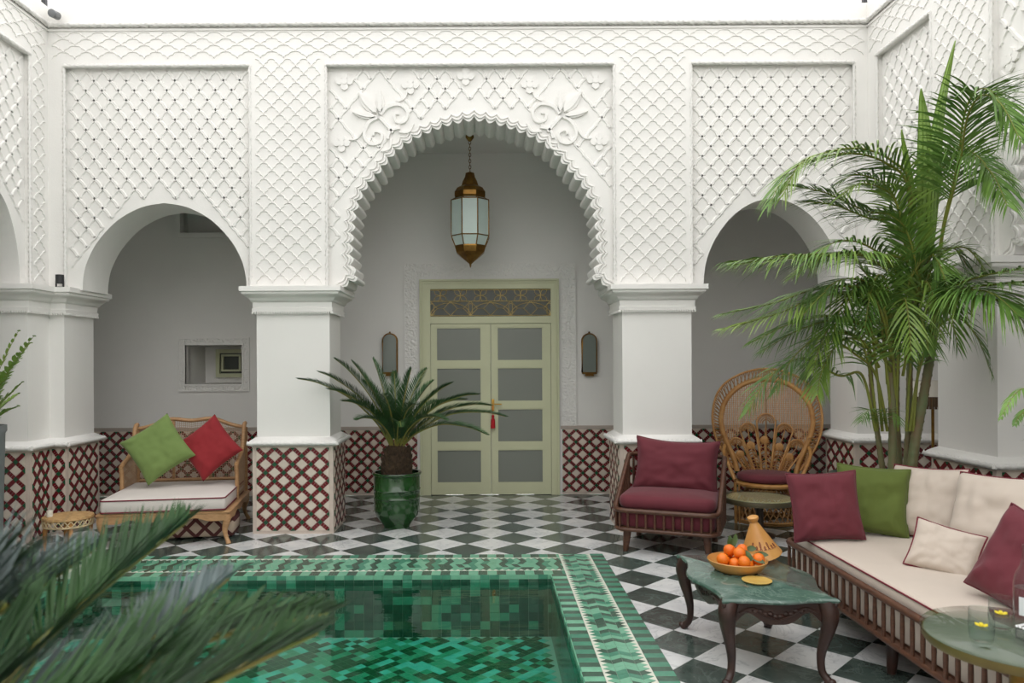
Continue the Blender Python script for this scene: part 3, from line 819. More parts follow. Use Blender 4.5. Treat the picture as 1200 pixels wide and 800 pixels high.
# ------------------------------------------------------------------ pool
pool = thing('swimming_pool', 'sunken pool lined and edged with green mosaic tiles, filled with water', 'pool', (0, 0, 0))
ox0, ox1, oy0, oy1 = POOL; ix0, ix1, iy0, iy1 = INN
ZB = -.455; ZWAT = -.05; ZK = .006
m = MB()
m.box(ox0, ix0, oy0, oy1, ZB, ZK - .004); m.box(ix1, ox1, oy0, oy1, ZB, ZK - .004); m.box(ix0, ix1, oy0, iy0, ZB, ZK - .004); m.box(ix0, ix1, iy1, oy1, ZB, ZK - .004)
coping = m.build('coping', CEMENT, pool, smooth=0)
m = MB(); m.box(ix0, ix1, iy0, iy1, ZB - .1, ZB); basin = m.build('basin_floor', CEMENT, pool, smooth=0)
GM = [ZL, ZM, ZD, ZT, ZW, ZX]
rs = random.Random(3)
# big border strips on the right side: each its own tile
BW = .108
def strip_mesh(w, l, mt, nm):
    k = MB(); k.loft([[(x, y, -.004) for x, y in rrect(w, l, .003, 1)], [(x, y, .002) for x, y in rrect(w, l, .003, 1)], [(x * .97, y * .94, .004) for x, y in rrect(w, l, .003, 1)]])
    me = k.mesh(nm, mt, smooth=0); return me
STL = [strip_mesh(BW - .002, .056, t, 'strip_tile_%d' % i) for i, t in enumerate((ZL, ZM, ZD))]
n = 0; y = oy1 - .03
while y > 3.3:
    for xc, ph in ((ox1 - BW / 2, 0), (ix1 + BW / 2, 1)):
        if xc < ox1 - .2 and y > iy1 + .02: continue
        k = 2 if (n + ph) % 2 else rs.choice((0, 0, 1))
        if xc > ox1 - .2: k = 2 if n % 2 else 1
        link('tile', STL[k], coping, Matrix.Translation((xc, y, ZK - .002)))
    n += 1; y -= .0585
mos = MB()
def quad(pts, mi, z=ZK): 
    mos.slab([(x, y, z - .006) for x, y in pts], [(x, y, z) for x, y in pts], mi)
def cell(x0, x1, y0, y1, mi, g=.0012): quad([(x0 + g, y0 + g), (x1 - g, y0 + g), (x1 - g, y1 - g), (x0 + g, y1 - g)], mi)
# right and left sides: remaining strips + zigzag field between white saw-tooth lines
def side_field(fwd, length, width, tooth, skip_strips=False, cut0=0, cut1=0):
    """fwd(a,b)->(x,y): a along, b across from the outer edge"""
    b0, b1 = BW, width - BW
    def q(pts, mi): quad([fwd(a, b) for a, b in pts], mi)
    st = .0585 if tooth < .065 else .07
    if not skip_strips:
        a = 0; i = 0
        while a < length:
            e = min(a + st, length)
            q([(a + .001, .001), (e - .001, .001), (e - .001, b0 - .001), (a + .001, b0 - .001)], (0, 2, 1, 2)[i % 4] if i % 2 else rs.choice((0, 0, 1)))
            if cut0 < a < length - cut1: q([(a + .001, b1 + .001), (e - .001, b1 + .001), (e - .001, width - .001), (a + .001, width - .001)], 2 if i % 2 else rs.choice((0, 0, 1)))
            a = e; i += 1
    s0, s1 = cut0 * b0 / width, length - cut1 * b0 / width
    # white lines + teeth
    lw = .008
    for b, sg in ((b0, 1), (b1, -1)):
        q([(s0, b), (s1, b), (s1, b + sg * lw), (s0, b + sg * lw)], 4)
        a = s0
        while a + .05 < s1:
            q([(a + .004, b + sg * lw), (a + .044, b + sg * lw), (a + .024, b + sg * (lw + .03))], 4); a += .048
    # chevrons
    c0, c1 = b0 + lw, b1 - lw; nc = 4; cw = (c1 - c0) / nc; ch = .048; sl = .034
    a = s0 - .05; r = 0
    while a < s1:
        for c in range(nc):
            up = sl if c % 2 else 0; dn = 0 if c % 2 else sl
            A = [(a + up, c0 + c * cw), (a + dn, c0 + (c + 1) * cw), (a + dn + ch, c0 + (c + 1) * cw), (a + up + ch, c0 + c * cw)]
            A = [(min(max(x, s0), s1), y) for x, y in A]
            mi = (0, 2, 1, 0, 2, 0)[r % 6] if rs.random() < .8 else rs.choice((0, 1, 2))
            pl = [(A[0][0] + .001, A[0][1] + .001), (A[1][0] + .001, A[1][1] - .001), (A[2][0] - .001, A[2][1] - .001), (A[3][0] - .001, A[3][1] + .001)]
            if abs(pl[3][0] - pl[0][0]) > .006 or abs(pl[2][0] - pl[1][0]) > .006: quad([fwd(x, y) for x, y in pl], mi, ZK - .0012)
        a += ch; r += 1
side_field(lambda a, b: (ox1 - b, oy1 - a), oy1 - oy0, ox1 - ix1, .06, skip_strips=True)
side_field(lambda a, b: (ox0 + b, oy1 - a), oy1 - oy0, ix0 - ox0, .06, cut0=oy1 - iy1)
side_field(lambda a, b: (ox0 + .47 + a, oy1 - b), (ix1 + BW) - (ox0 + .47), oy1 - iy1, .07)
side_field(lambda a, b: (ox0 + .47 + a, oy0 + b), (ox1 - .47) - (ox0 + .47), iy0 - oy0, .07)
cm = tag(mos.build('coping_mosaic', GM, coping, smooth=0), kind='stuff')
# rounded inner lip and waterline row, pool walls and bottom
lip = MB(); ts = .072
def wallrow(ax, a0, a1, fixed, nrm, z0, z1, pal, mbx, step=ts):
    a = a0; i = 0
    while a < a1 - .005:
        e = min(a + step, a1); mi = pal(i)
        if ax == 'x':
            y0_, y1_ = sorted((fixed, fixed + nrm * .006)); mbx.box(a + .001, e - .001, y0_, y1_, z0 + .001, z1 - .001, mi)
        else:
            x0_, x1_ = sorted((fixed, fixed + nrm * .006)); mbx.box(x0_, x1_, a + .001, e - .001, z0 + .001, z1 - .001, mi)
        a = e; i += 1
lm = MB()
for ax, a0, a1, fx_, nr in (('x', ix0, ix1, iy1, -1), ('x', ix0, ix1, iy0, 1), ('y', iy0, iy1, ix1, -1), ('y', iy0, iy1, ix0, 1)):
    wallrow(ax, a0, a1, fx_, nr, -.028, ZK, lambda i: rs.choice((0, 0, 1, 0)), lm)
    z = -.028; row = 0
    while z > ZB + .01:
        z2 = max(z - .062, ZB); wallrow(ax, a0, a1, fx_, nr, z2, z, lambda i: rs.choice((5, 5, 1, 5, 2)), lm)
        z = z2; row += 1
tag(lm.build('wall_mosaic', GM, basin, smooth=0), kind='stuff')
bm_ = MB(); e = .085
i0, i1 = int((ix0 + iy0) / e) - 2, int((ix1 + iy1) / e) + 70
ca = math.cos(R(45)); rs2 = {}
for i in range(-90, 130):
    for j in range(-10, 140):
        u, v = i * e * .75, j * e * .75
        if (i + j) % 2: pass
        cx, cy = (u - v) * ca + .0, (u + v) * ca
        if not (ix0 + .05 < cx < ix1 - .05 and iy0 + .05 < cy < iy1 - .05): continue
        h = e * .75 / 2 * math.sqrt(2) - .001
        k = rs2.get((i // (1 + (j % 3 == 0)), j)); 
        if k is None: k = rs2[(i // (1 + (j % 3 == 0)), j)] = rs.choice((0, 0, 1, 1, 2, 2, 2))
        mi = k
        bm_.box(0, 0, 0, 0, 0, 0) if False else bm_.add([(cx + h, cy, ZB + .004), (cx, cy + h, ZB + .004), (cx - h, cy, ZB + .004), (cx, cy - h, ZB + .004)], [(0, 1, 2, 3)], mi)
tag(bm_.build('floor_mosaic', [PBL, PBM, PBD], basin, smooth=0), kind='stuff')
m = MB(); m.add([(ix0, iy0, ZWAT), (ix1, iy0, ZWAT), (ix1, iy1, ZWAT), (ix0, iy1, ZWAT)], [(0, 1, 2, 3)])
wo = m.build('water', WATER, pool, smooth=0)
if wo.data.polygons[0].normal.z < 0: wo.data.flip_normals()
tag(wo, 'clear still pool water mirroring the arcade')
m = MB(); m.lathe([(.0, 0), (.055, .0), (.05, .02), (.03, .03), (0, .03)], 16)
m.xf(Matrix.Translation((ix1 - .004, 3.86, -.22)) @ Matrix.Rotation(R(-90), 4, 'Y')); m.build('pool_light', WHITEP, basin, smooth=50)

# ------------------------------------------------------------------ soft furnishing helpers
def pillow_mesh(name, w, h, t, mt, seed=0, pipe=None, wr=.5, sag=0.0):
    N_ = 30; mb = MB(); rnd = Vector((seed * 3.1, seed * 1.7, 0))
    def pt(i, j, sd):
        u, v = -1 + 2 * i / N_, -1 + 2 * j / N_
        k = max(0, (1 - u ** 4) * (1 - v ** 4)) ** .48
        x = w / 2 * u * (1 - .075 * (1 - v * v) * abs(u)); z = h / 2 * v * (1 - .075 * (1 - u * u) * abs(v))
        n = noise.noise(Vector((u * 1.8, v * 1.8, sd * 5)) + rnd) * .10 * wr + noise.noise(Vector((u * 5, v * 4, sd * 3)) + rnd) * .05 * wr
        cr = math.exp(-((abs(u) - .8) ** 2 + (v + .75) ** 2) / .10); n += .07 * wr * cr * math.sin(14 * (abs(u) + .6 * v) + seed)
        y = sd * t / 2 * k * (1 + n * 2)
        z -= sag * (1 - u * u) * (v + 1) / 2
        return (x, y, z)
    for sd in (-1, 1):
        vs = [pt(i, j, sd) for j in range(N_ + 1) for i in range(N_ + 1)]
        mb.add(vs, [(j * (N_ + 1) + i, j * (N_ + 1) + i + 1, (j + 1) * (N_ + 1) + i + 1, (j + 1) * (N_ + 1) + i) for j in range(N_) for i in range(N_)])
    edge = [pt(i, 0, 1) for i in range(N_)] + [pt(N_, j, 1) for j in range(N_)] + [pt(N_ - i, N_, 1) for i in range(N_)] + [pt(0, N_ - j, 1) for j in range(N_)]
    return mb, edge
def pillow(name, label, loc, rot, w, h, t, mt, seed, pipe=None, group=None, sag=0.0, cat='cushion', wr=1.15):
    """rot = (yaw about z, lean back, roll in its own plane) degrees; loc = centre"""
    mb, edge = pillow_mesh(name, w, h, t, mt, seed, sag=sag, wr=wr)
    M = Matrix.Translation(loc) @ Matrix.Rotation(R(rot[0]), 4, 'Z') @ Matrix.Rotation(R(rot[1]), 4, 'X') @ Matrix.Rotation(R(rot[2]), 4, 'Y')
    o = tag(mb.build(name, mt, None, smooth=75, M=M), label, cat, group)
    if pipe:
        p = MB(); p.tube(edge, .0055, 6, closed=True); p.build('piping', pipe, o, smooth=80)
    return o
def pad(mb, w, d, h, r, z0=0.0, crown=.0, soft=.03, cx=0, cy=0, mi=0):
    """flat upholstered pad with rounded edges"""
    rings = []
    for ins, z in ((soft * .9, 0), (soft * .3, soft * .25), (0, soft * .7), (-.004, h * .5), (0, h - soft * .7), (soft * .35, h - soft * .2), (soft, h)):
        rings.append([(cx + x, cy + y, z0 + z) for x, y in rrect(w - 2 * ins, d - 2 * ins, max(r - ins, .01), 5)])
    for f, zc in ((.8, .6), (.5, .9), (.15, 1.0)):
        rings.append([(cx + x * f, cy + y * f, z0 + h + crown * zc) for x, y in rrect(w - 2 * soft, d - 2 * soft, max(r - soft, .01), 5)])
    return mb.loft(rings, mi)

# ------------------------------------------------------------------ cane daybed with its cushions (left arch)
fl_, fr_ = G(117, 643), G(265, 637)
ang = math.atan2(fr_.y - fl_.y, fr_.x - fl_.x)
DW = (fr_ - fl_).length + .05; DD = 1.08
ctr = (fl_ + fr_) / 2
day = thing('daybed', 'carved oak daybed with woven cane back and arms under the left arch', 'daybed', (ctr.x, ctr.y, 0), ang)
zr0, zr1 = .205, .292
for sx in (-1, 1):
    for yb, back in ((0.03, 0), (DD - .03, 1)):
        x = sx * (DW / 2 - .04)
        m = MB(); s = -1 if not back else 1
        pts = [(x + sx * .035, yb + s * .03, 0), (x + sx * .03, yb + s * .025, .02), (x + sx * .008, yb + s * .008, .07), (x, yb, .13), (x + sx * .015, yb + s * .008, .20), (x, yb, .28)]
        m.tube(catmull(pts, 4), [.021, .022, .022, .021, .020, .019, .018, .018, .018, .019, .021, .023, .025, .027, .029, .031, .033, .035, .036, .037, .037][:21], 10)
        m.build('leg', OAK, day, smooth=60)
m = MB()
def apron(mb, a, b, z1, z0, waves, th=.03):
    a, b = Vector(a), Vector(b); t = (b - a); n_ = Vector((t.y, -t.x, 0)).normalized() * th; N_ = 48; A = []
    low = [(k / N_, z0 + (.03 if waves else 0) * (0.5 + .5 * math.cos(2 * math.pi * waves * k / N_)) * (1) + (.03 * max(0, abs(2 * k / N_ - 1) - .78) / -.22)) for k in range(N_ + 1)]
    top = [(1 - k / N_, z1) for k in range(0, N_ + 1, 8)]
    L = [a + t * s + Vector((0, 0, z)) for s, z in low + top]
    mb.slab(L, [p + n_ for p in L])
apron(m, (-DW / 2 + .02, .02, 0), (DW / 2 - .02, .02, 0), zr1 - .02, zr0, 4)
apron(m, (DW / 2 - .02, 0.02, 0), (DW / 2 - .02, DD - .02, 0), zr1 - .02, zr0, 3)
apron(m, (-DW / 2 + .02, DD - .02, 0), (-DW / 2 + .02, .02, 0), zr1 - .02, zr0, 3)
apron(m, (DW / 2 - .02, DD - .02, 0), (-DW / 2 + .02, DD - .02, 0), zr1 - .02, zr0, 0)
m.build('apron', OAK, day, smooth=30)
m = MB(); m.loft([[(x, y + DD / 2, z) for x, y in rrect(DW + o, DD + o, .04, 4)] for o, z in ((-.01, zr1 - .028), (.03, zr1 - .02), (.035, zr1 - .008), (.02, zr1), (-.06, zr1 + .002))])
m.build('seat_rail', OAK, day, smooth=50)
# side and back panels in cane
HB = .70
bz = lambda u: .96 + .075 * math.exp(-(u / .55) ** 4) - .02 * math.cos(u * 6)
def cane(mb, quadf, nu, nv, w=.0022):
    """open weave on a surface patch quadf(u,v)->point, lattice of thin strands"""
    for i in range(nu + 1):
        u = i / nu; mb.tube([quadf(u, v / 6) for v in range(7)], w, 4)
    for j in range(nv + 1):
        v = j / nv; mb.tube([quadf(u / 6, v) for u in range(7)], w, 4)
BY = DD - .03
tops = [Vector((DW / 2 * u * .95, BY + .03 * 0, bz(u))) for u in [k / 12 - 1 for k in range(25)]]
m = MB(); m.tube(tops, .024, 8, flat=.8)
m.tube([(-DW / 2 * .95, BY, .28), tops[0]], .024, 8); m.tube([(DW / 2 * .95, BY, .28), tops[-1]], .024, 8)
m.tube([(-DW / 2 * .93, BY, .42), (DW / 2 * .93, BY, .42)], .018, 8)
for s in (-1, 1): m.tube([(s * DW * .16, BY, .42), (s * DW * .16, BY, bz(.32))], .014, 8)
m.build('back_frame', OAK, day, smooth=60)
m = MB(); cane(m, lambda u, v: (DW * .93 * (u - .5), BY + .004 * math.sin(u * 90), .42 + (bz(2 * u - 1) - .44) * v), 52, 30); m.build('back_cane', CANE, day, smooth=0)
for s in (-1, 1):
    x = s * DW / 2 * .95
    prof = catmull([(x, BY, .98), (x, BY - .06, .96), (x, BY - .10, .86), (x, BY - .17, .74), (x, BY - .32, .675), (x, BY - .44, .645), (x, BY - .50, .62)], 5)
    m = MB(); m.tube(prof, .022, 8); m.tube(catmull([(x, BY - .50, .63), (x, BY - .475, .5), (x, BY - .48, .28)], 5), .021, 8); m.build('arm', OAK, day, smooth=60)
    m = MB()
    def af(u, v, x=x, prof=prof):
        y = BY - .47 * u; zt = .64
        for a, b in zip(prof, prof[1:]):
            if min(a.y, b.y) <= y <= max(a.y, b.y): zt = a.z + (b.z - a.z) * ((y - a.y) / ((b.y - a.y) or 1)); break
        return (x, y, .30 + (zt - .32) * v)
    cane(m, af, 26, 24); m.build('arm_cane', CANE, day, smooth=0)
mt_ = thing('seat_mattress', 'thick cream seat cushion with burgundy piping lying on the cane daybed', 'cushion', (ctr.x, ctr.y, 0), ang)
cw_, cd_ = DW - .06, .98
m = MB(); pad(m, cw_, cd_, .125, .03, zr1 + .004, .012, .02, 0, .03 + cd_ / 2 - .05); m.build('cover', mat('white_canvas', (214, 206, 200), .9, var=.04, vscale=5, bump=.12, bscale=200), mt_, smooth=70)
for z in (zr1 + .016, zr1 + .004 + .125 - .012):
    m = MB(); m.tube([(x, y + .03 + cd_ / 2 - .05, z) for x, y in rrect(cw_ + .002, cd_ + .002, .03, 5)], .006, 6, closed=True); m.build('piping', PIPING, mt_, smooth=80)
pillow('scatter_cushion', 'plain green square cushion standing on its corner on the daybed', P(185, 526, 6.98), (10, -14, 56), .49, .49, .15, GREENF, 2)
pillow('scatter_cushion', 'plain red square cushion standing on its corner on the daybed', P(245, 524, 7.14), (2, -15, 50), .46, .46, .15, REDF, 5)
# patterned footstool pushed under the daybed
ft = thing('footstool', 'low footstool in maroon and beige trellis cloth pushed under the daybed', 'footstool', (-2.66, 6.92, 0), ang)
m = MB(); pad(m, .66, .36, .185, .05, .012, .004, .03)
TREL = mat('maroon_trellis_cloth', (186, 168, 150), .9)
nt = TREL.node_tree; N = nt.nodes; Lk = nt.links
tc = N.new('ShaderNodeTexCoord'); mp = N.new('ShaderNodeMapping'); mp.inputs['Rotation'].default_value = (0, R(45), 0); mp.inputs['Scale'].default_value = (9, 9, 9)
vs = []
Lk.new(tc.outputs['Object'], mp.inputs[0]); sp = N.new('ShaderNodeSeparateXYZ'); Lk.new(mp.outputs[0], sp.inputs[0])
for o in ('X', 'Z'):
    fr = N.new('ShaderNodeMath'); fr.operation = 'FRACT'; Lk.new(sp.outputs[o], fr.inputs[0])
    lt = N.new('ShaderNodeMath'); lt.operation = 'LESS_THAN'; lt.inputs[1].default_value = .28; Lk.new(fr.outputs[0], lt.inputs[0]); vs.append(lt)
mxm = N.new('ShaderNodeMath'); mxm.operation = 'MAXIMUM'; Lk.new(vs[0].outputs[0], mxm.inputs[0]); Lk.new(vs[1].outputs[0], mxm.inputs[1])
mc = N.new('ShaderNodeMix'); mc.data_type = 'RGBA'; mc.inputs[6].default_value = lin((186, 168, 150)); mc.inputs[7].default_value = lin((84, 42, 42))
Lk.new(mxm.outputs[0], mc.inputs[0]); Lk.new(mc.outputs[2], N['Principled BSDF'].inputs['Base Color'])
m.build('cover', TREL, ft, smooth=60)
for sx in (-1, 1):
    for sy in (-1, 1):
        m = MB(); m.lathe([(.016, 0), (.018, .018)], 8, (sx * .27, sy * .12, 0)); m.build('foot', DKWOOD, ft, smooth=40)

# small wicker stool beside the daybed
ws = thing('wicker_stool', 'small round pale wicker stool between the daybed and left pier', 'stool', (-3.63, 6.47, 0))
m = MB(); m.lathe([(.0, .283), (.17, .283), (.2, .277), (.205, .262), (.195, .252), (.0, .252)], 28); m.build('top', mat('pale_wicker', (204, 168, 116), .6, rgb2=(176, 134, 84), vscale=30, bump=.4, bscale=80), ws, smooth=50)
m = MB()
for k in range(26):
    a = 2 * math.pi * k / 26
    for s in (1, -1):
        b = a + s * .24; m.tube([(.195 * math.cos(a), .195 * math.sin(a), .255), (.198 * math.cos((a + b) / 2), .198 * math.sin((a + b) / 2), .225), (.19 * math.cos(b), .19 * math.sin(b), .20)], .005, 5)
m.tube([(.192 * math.cos(R(t)), .192 * math.sin(R(t)), .2) for t in range(0, 360, 12)], .008, 6, closed=True)
m.build('woven_skirt', mat('bleached_wicker', (214, 190, 150), .6), ws, smooth=60)
for k in range(4):
    a = R(35 + 90 * k); m = MB(); m.tube([(.17 * math.cos(a), .17 * math.sin(a), .26), (.175 * math.cos(a), .175 * math.sin(a), .12), (.185 * math.cos(a), .185 * math.sin(a), 0)], [.02, .018, .02], 8); m.build('leg', mat('orange_rattan', (196, 138, 74), .5), ws, smooth=60)
m = MB(); m.lathe([(.0, 0), (.024, 0), (.024, .05), (.004, .05), (.004, .058), (0, .058)], 14, (-3.75, 6.40, .283)); tag(m.build('candle', WHITEP, smooth=40), 'short white candle standing on the wicker stool', 'candle')

# ------------------------------------------------------------------ spindle seating (armchair and sofa share the language)
def spindle_frame(root, w, d, r, ztop, zlow, sp, rail=.018, woodm=WALNUT, n=8):
    """rounded-rectangle frame; front at y=0, back at y=d; ztop(x,y) gives the upper rail"""
    loop = [(x, y + d / 2) for x, y in rrect(w, d, r, n)]
    m = MB(); m.loft([[(x * (1 + o / w * 2), d / 2 + (y - d / 2) * (1 + o / d * 2), zlow + z) for x, y in loop] for o, z in ((-.03, -.014), (.006, -.014), (.012, -.006), (.012, .006), (.006, .014), (-.03, .014), (-.03, -.014))], 0, True, False)
    m.build('lower_rail', woodm, root, smooth=50)
    pts = []
    for i in range(len(loop)):
        a, b = Vector(loop[i]), Vector(loop[(i + 1) % len(loop)]); k = max(1, int((b - a).length / .03))
        for t in range(k): pts.append(a + (b - a) * t / k)
    m = MB(); m.tube([(p.x, p.y, ztop(p.x, p.y)) for p in pts], rail, 8, closed=True, flat=1.0)
    m.build('upper_rail', woodm, root, smooth=60)
    cum = [0]
    for i in range(len(pts)): cum.append(cum[-1] + (pts[(i + 1) % len(pts)] - pts[i]).length)
    T = cum[-1]; N_ = int(T / sp); k = 0
    for i in range(N_):
        t = T * i / N_
        while cum[k + 1] < t: k += 1
        p = pts[k].lerp(pts[(k + 1) % len(pts)], (t - cum[k]) / max(1e-9, cum[k + 1] - cum[k]))
        m = MB(); m.tube([(p.x, p.y, zlow), (p.x, p.y, (zlow + ztop(p.x, p.y)) / 2), (p.x, p.y, ztop(p.x, p.y))], [.0095, .0115, .0095], 7); m.build('spindle', woodm, root, smooth=60)
def taper_leg(root, x, y, h, woodm, r0=.034, r1=.02, sx=0, sy=0):
    m = MB(); m.lathe([(r1, 0), (r1 + .002, .005), (r0, h)], 14, (0, 0, 0))
    m.v = [(vx + x + sx * (1 - vz / h), vy + y + sy * (1 - vz / h), vz) for vx, vy, vz in m.v]; m.build('leg', woodm, root, smooth=50)

AW, AD = .84, .76
arm = thing('armchair', 'walnut spindle armchair with burgundy cushions in front of the pillar', 'armchair', (1.44, 6.06, 0), R(-22))
at_ = lambda x, y: .352 + max(0, min(1, (y - .06) / (AD - .16))) * .385
spindle_frame(arm, AW, AD, .11, at_, .195, .072, .021)
for x in (-1, 1):
    for y, s in ((.09, -1), (AD - .10, 1)): taper_leg(arm, x * .32, y, .185, WALNUT, .036, .021, x * .015, s * .015)
m = MB(); m.loft([[(x, y + AD / 2, z) for x, y in rrect(AW - .09, AD - .09, .08, 4)] for z in (.2, .215)]); m.build('seat_deck', WALNUT, arm, smooth=30)
m = MB(); pad(m, AW - .07, AD - .07, .14, .09, .215, 0, .012, 0, AD / 2); m.build('seat_base', BURG, arm, smooth=60)
ac = thing('seat_cushion', 'burgundy seat cushion lying on the walnut armchair', 'cushion', (1.44, 6.06, 0), R(-22))
m = MB(); pad(m, AW - .055, AD - .10, .115, .10, .357, .02, .045, 0, .03 + (AD - .10) / 2); m.build('cover', BURG, ac, smooth=75)
cpos = Matrix.Translation((1.44, 6.06, 0)) @ Matrix.Rotation(R(-22), 4, 'Z')
pillow('back_cushion', 'large burgundy back cushion propped upright in the walnut armchair', cpos @ Vector((0.02, .54, .675)), (-20, -14, 2.5), .72, .47, .19, BURG, 9, BURG, sag=.02)

# sofa
SX, SY0, SY1 = 1.96, 2.66, 4.93
SL, SD = SY1 - SY0, 1.02
sofa = thing('sofa', 'long walnut spindle sofa with a cream mattress along the right wall', 'sofa', (SX, (SY0 + SY1) / 2, 0), R(-90))
st_ = lambda x, y: .405 + max(0, min(1, (y - .62) / .36)) * .27
spindle_frame(sofa, SL, SD, .10, st_, .205, .083, .020)
for x in (-SL / 2 + .14, 0.02, SL / 2 - .14):
    for y, s in ((.09, -1), (SD - .10, 1)): taper_leg(sofa, x, y, .195, DKWOOD, .034, .021, 0, s * .01)
m = MB(); m.loft([[(x, y + SD / 2, z) for x, y in rrect(SL - .09, SD - .09, .08, 4)] for z in (.205, .222)]); m.build('seat_deck', WALNUT, sofa, smooth=30)
m = MB(); pad(m, SL - .075, SD - .075, .17, .08, .222, 0, .012, 0, SD / 2); m.build('seat_base', CREAM, sofa, smooth=60)
sm = thing('sofa_mattress', 'long cream seat mattress with burgundy piping on the spindle sofa', 'cushion', (SX, (SY0 + SY1) / 2, 0), R(-90))
m = MB(); pad(m, SL - .07, SD - .07, .085, .09, .388, .008, .022, 0, SD / 2); m.build('cover', CREAM, sm, smooth=70)
m = MB(); m.tube([(x, y + SD / 2, .388 + .074) for x, y in rrect(SL - .064, SD - .064, .09, 6)], .005, 6, closed=True); m.build('piping', PIPING, sm, smooth=80)
ZS = .478
def stand(px, py, Y, z): p = P(px, py, Y); return Vector((p.x, Y, z))
pillow('sofa_cushion', 'burgundy square cushion at the far end of the sofa beside the coffee table', stand(967, 598, 4.62, ZS + .205), (-6, -13, -3.5), .42, .42, .15, BURG, 11, BURG)
pillow('sofa_cushion', 'olive green square cushion tucked between burgundy and cream sofa cushions', stand(1022, 598, 4.76, ZS + .215), (-24, -14, 3), .42, .43, .15, OLIVEF, 12, OLIVEF)
pillow('sofa_cushion', 'cream back cushion with burgundy piping right behind the green cushion', Vector((2.74, 4.66, ZS + .215)), (-62, -17, -3), .47, .46, .17, CREAM, 13, PIPING)
pillow('sofa_cushion', 'largest cream back cushion behind the small oblong piped cushion', Vector((2.80, 4.05, ZS + .235)), (-72, -20, -4), .60, .50, .19, CREAM, 14, PIPING)
pillow('lumbar_cushion', 'small oblong cream cushion edged in burgundy piping lying on the sofa', P(1107, 645, 3.95), (-34, -27, 13), .325, .27, .12, CREAM, 15, PIPING)
pillow('sofa_cushion', 'burgundy square cushion leaning beside the glass bottle', P(1208, 664, 3.30), (-70, -22, 16), .44, .43, .16, BURG, 16, BURG)

# ------------------------------------------------------------------ peacock chair
pc = thing('peacock_chair', 'rattan peacock chair with tall fan back standing in the right arch', 'chair', (2.72, 7.26, 0), R(-20))
zq = lambda y: 1.59 - y * .00231
OUT = [(150, 475), (165, 455), (200, 405), (232, 345), (246, 285), (246, 225), (226, 150), (180, 96), (108, 58), (40, 40), (0, 38)]
INNR = [(132, 490), (140, 455), (163, 400), (188, 345), (204, 295), (206, 250), (195, 200), (162, 150), (106, 108), (45, 88), (0, 85)]
q_ = .00212
def back_y(z): return .30 + (z - .45) * .16
def hoop(tab): 
    h = catmull([(x * q_, 0, zq(y)) for x, y in tab], 5); L = [Vector((-p.x, back_y(p.z), p.z)) for p in h]
    return L + [Vector((-p.x, p.y, p.z)) for p in L[::-1][1:]]
ho, hi = hoop(OUT), hoop(INNR)
m = MB(); m.tube(hi, .026, 10); m.build('inner_hoop', RATTAN, pc, smooth=60)
m = MB(); m.tube(ho, .012, 8)
m.tube([a.lerp(b, .86) for a, b in zip(ho, hi)], .009, 6); m.build('outer_hoop', RATTAN, pc, smooth=60)
m = MB(); nb = 78
for i in range(nb):
    t = (i + .5) / nb * (len(ho) - 1); k = int(t); f = t - k
    a = ho[k].lerp(ho[min(k + 1, len(ho) - 1)], f); b = hi[k].lerp(hi[min(k + 1, len(hi) - 1)], f)
    t2 = min(t + .9, len(ho) - 1.001); k2 = int(t2); f2 = t2 - k2
    c = ho[k2].lerp(ho[k2 + 1], f2); d = hi[k2].lerp(hi[k2 + 1], f2)
    m.tube([a, a.lerp(d, .85)], .0055, 5); m.tube([c, c.lerp(b, .85)], .0055, 5)
m.build('braided_border', RATTAND, pc, smooth=60)
# weave inside the inner hoop, above the fan
poly = [(p.x, p.z) for p in hi]
def fan_top(x):
    return zq(235) - (abs(x) / (150 * q_)) ** 1.5 * (115 * .00231)
m = MB()
step = .021
zz = zq(480)
while zz < zq(85):
    xs = [i * .01 for i in range(-48, 49) if inside(poly, (i * .01, zz)) and zz > fan_top(i * .01) - .02]
    run = []
    for x in xs + [99]:
        if run and x - run[-1] > .015:
            if len(run) > 1: m.bar((run[0] - .01, back_y(zz), zz), (run[-1] + .01, back_y(zz), zz), .009, .004)
            run = []
        run.append(x)
    zz += step
for i in range(-22, 23):
    x = i * step; zs = [k * .01 for k in range(30, 150) if inside(poly, (x, k * .01)) and k * .01 > fan_top(x) - .02]
    if len(zs) > 1: m.bar((x, back_y(zs[0]) - .003, zs[0]), (x, back_y(zs[-1]) - .003, zs[-1] + .01), .009, .004)
m.build('woven_panel', mat('pale_cane_weave', (198, 150, 104), .5, var=.2, vscale=20), pc, smooth=0)
m = MB(); m.tube([(0, back_y(zq(90)) - .008, zq(90)), (0, back_y(zq(470)) - .008, zq(470))], .007, 6); m.build('centre_rib', RATTAND, pc, smooth=60)
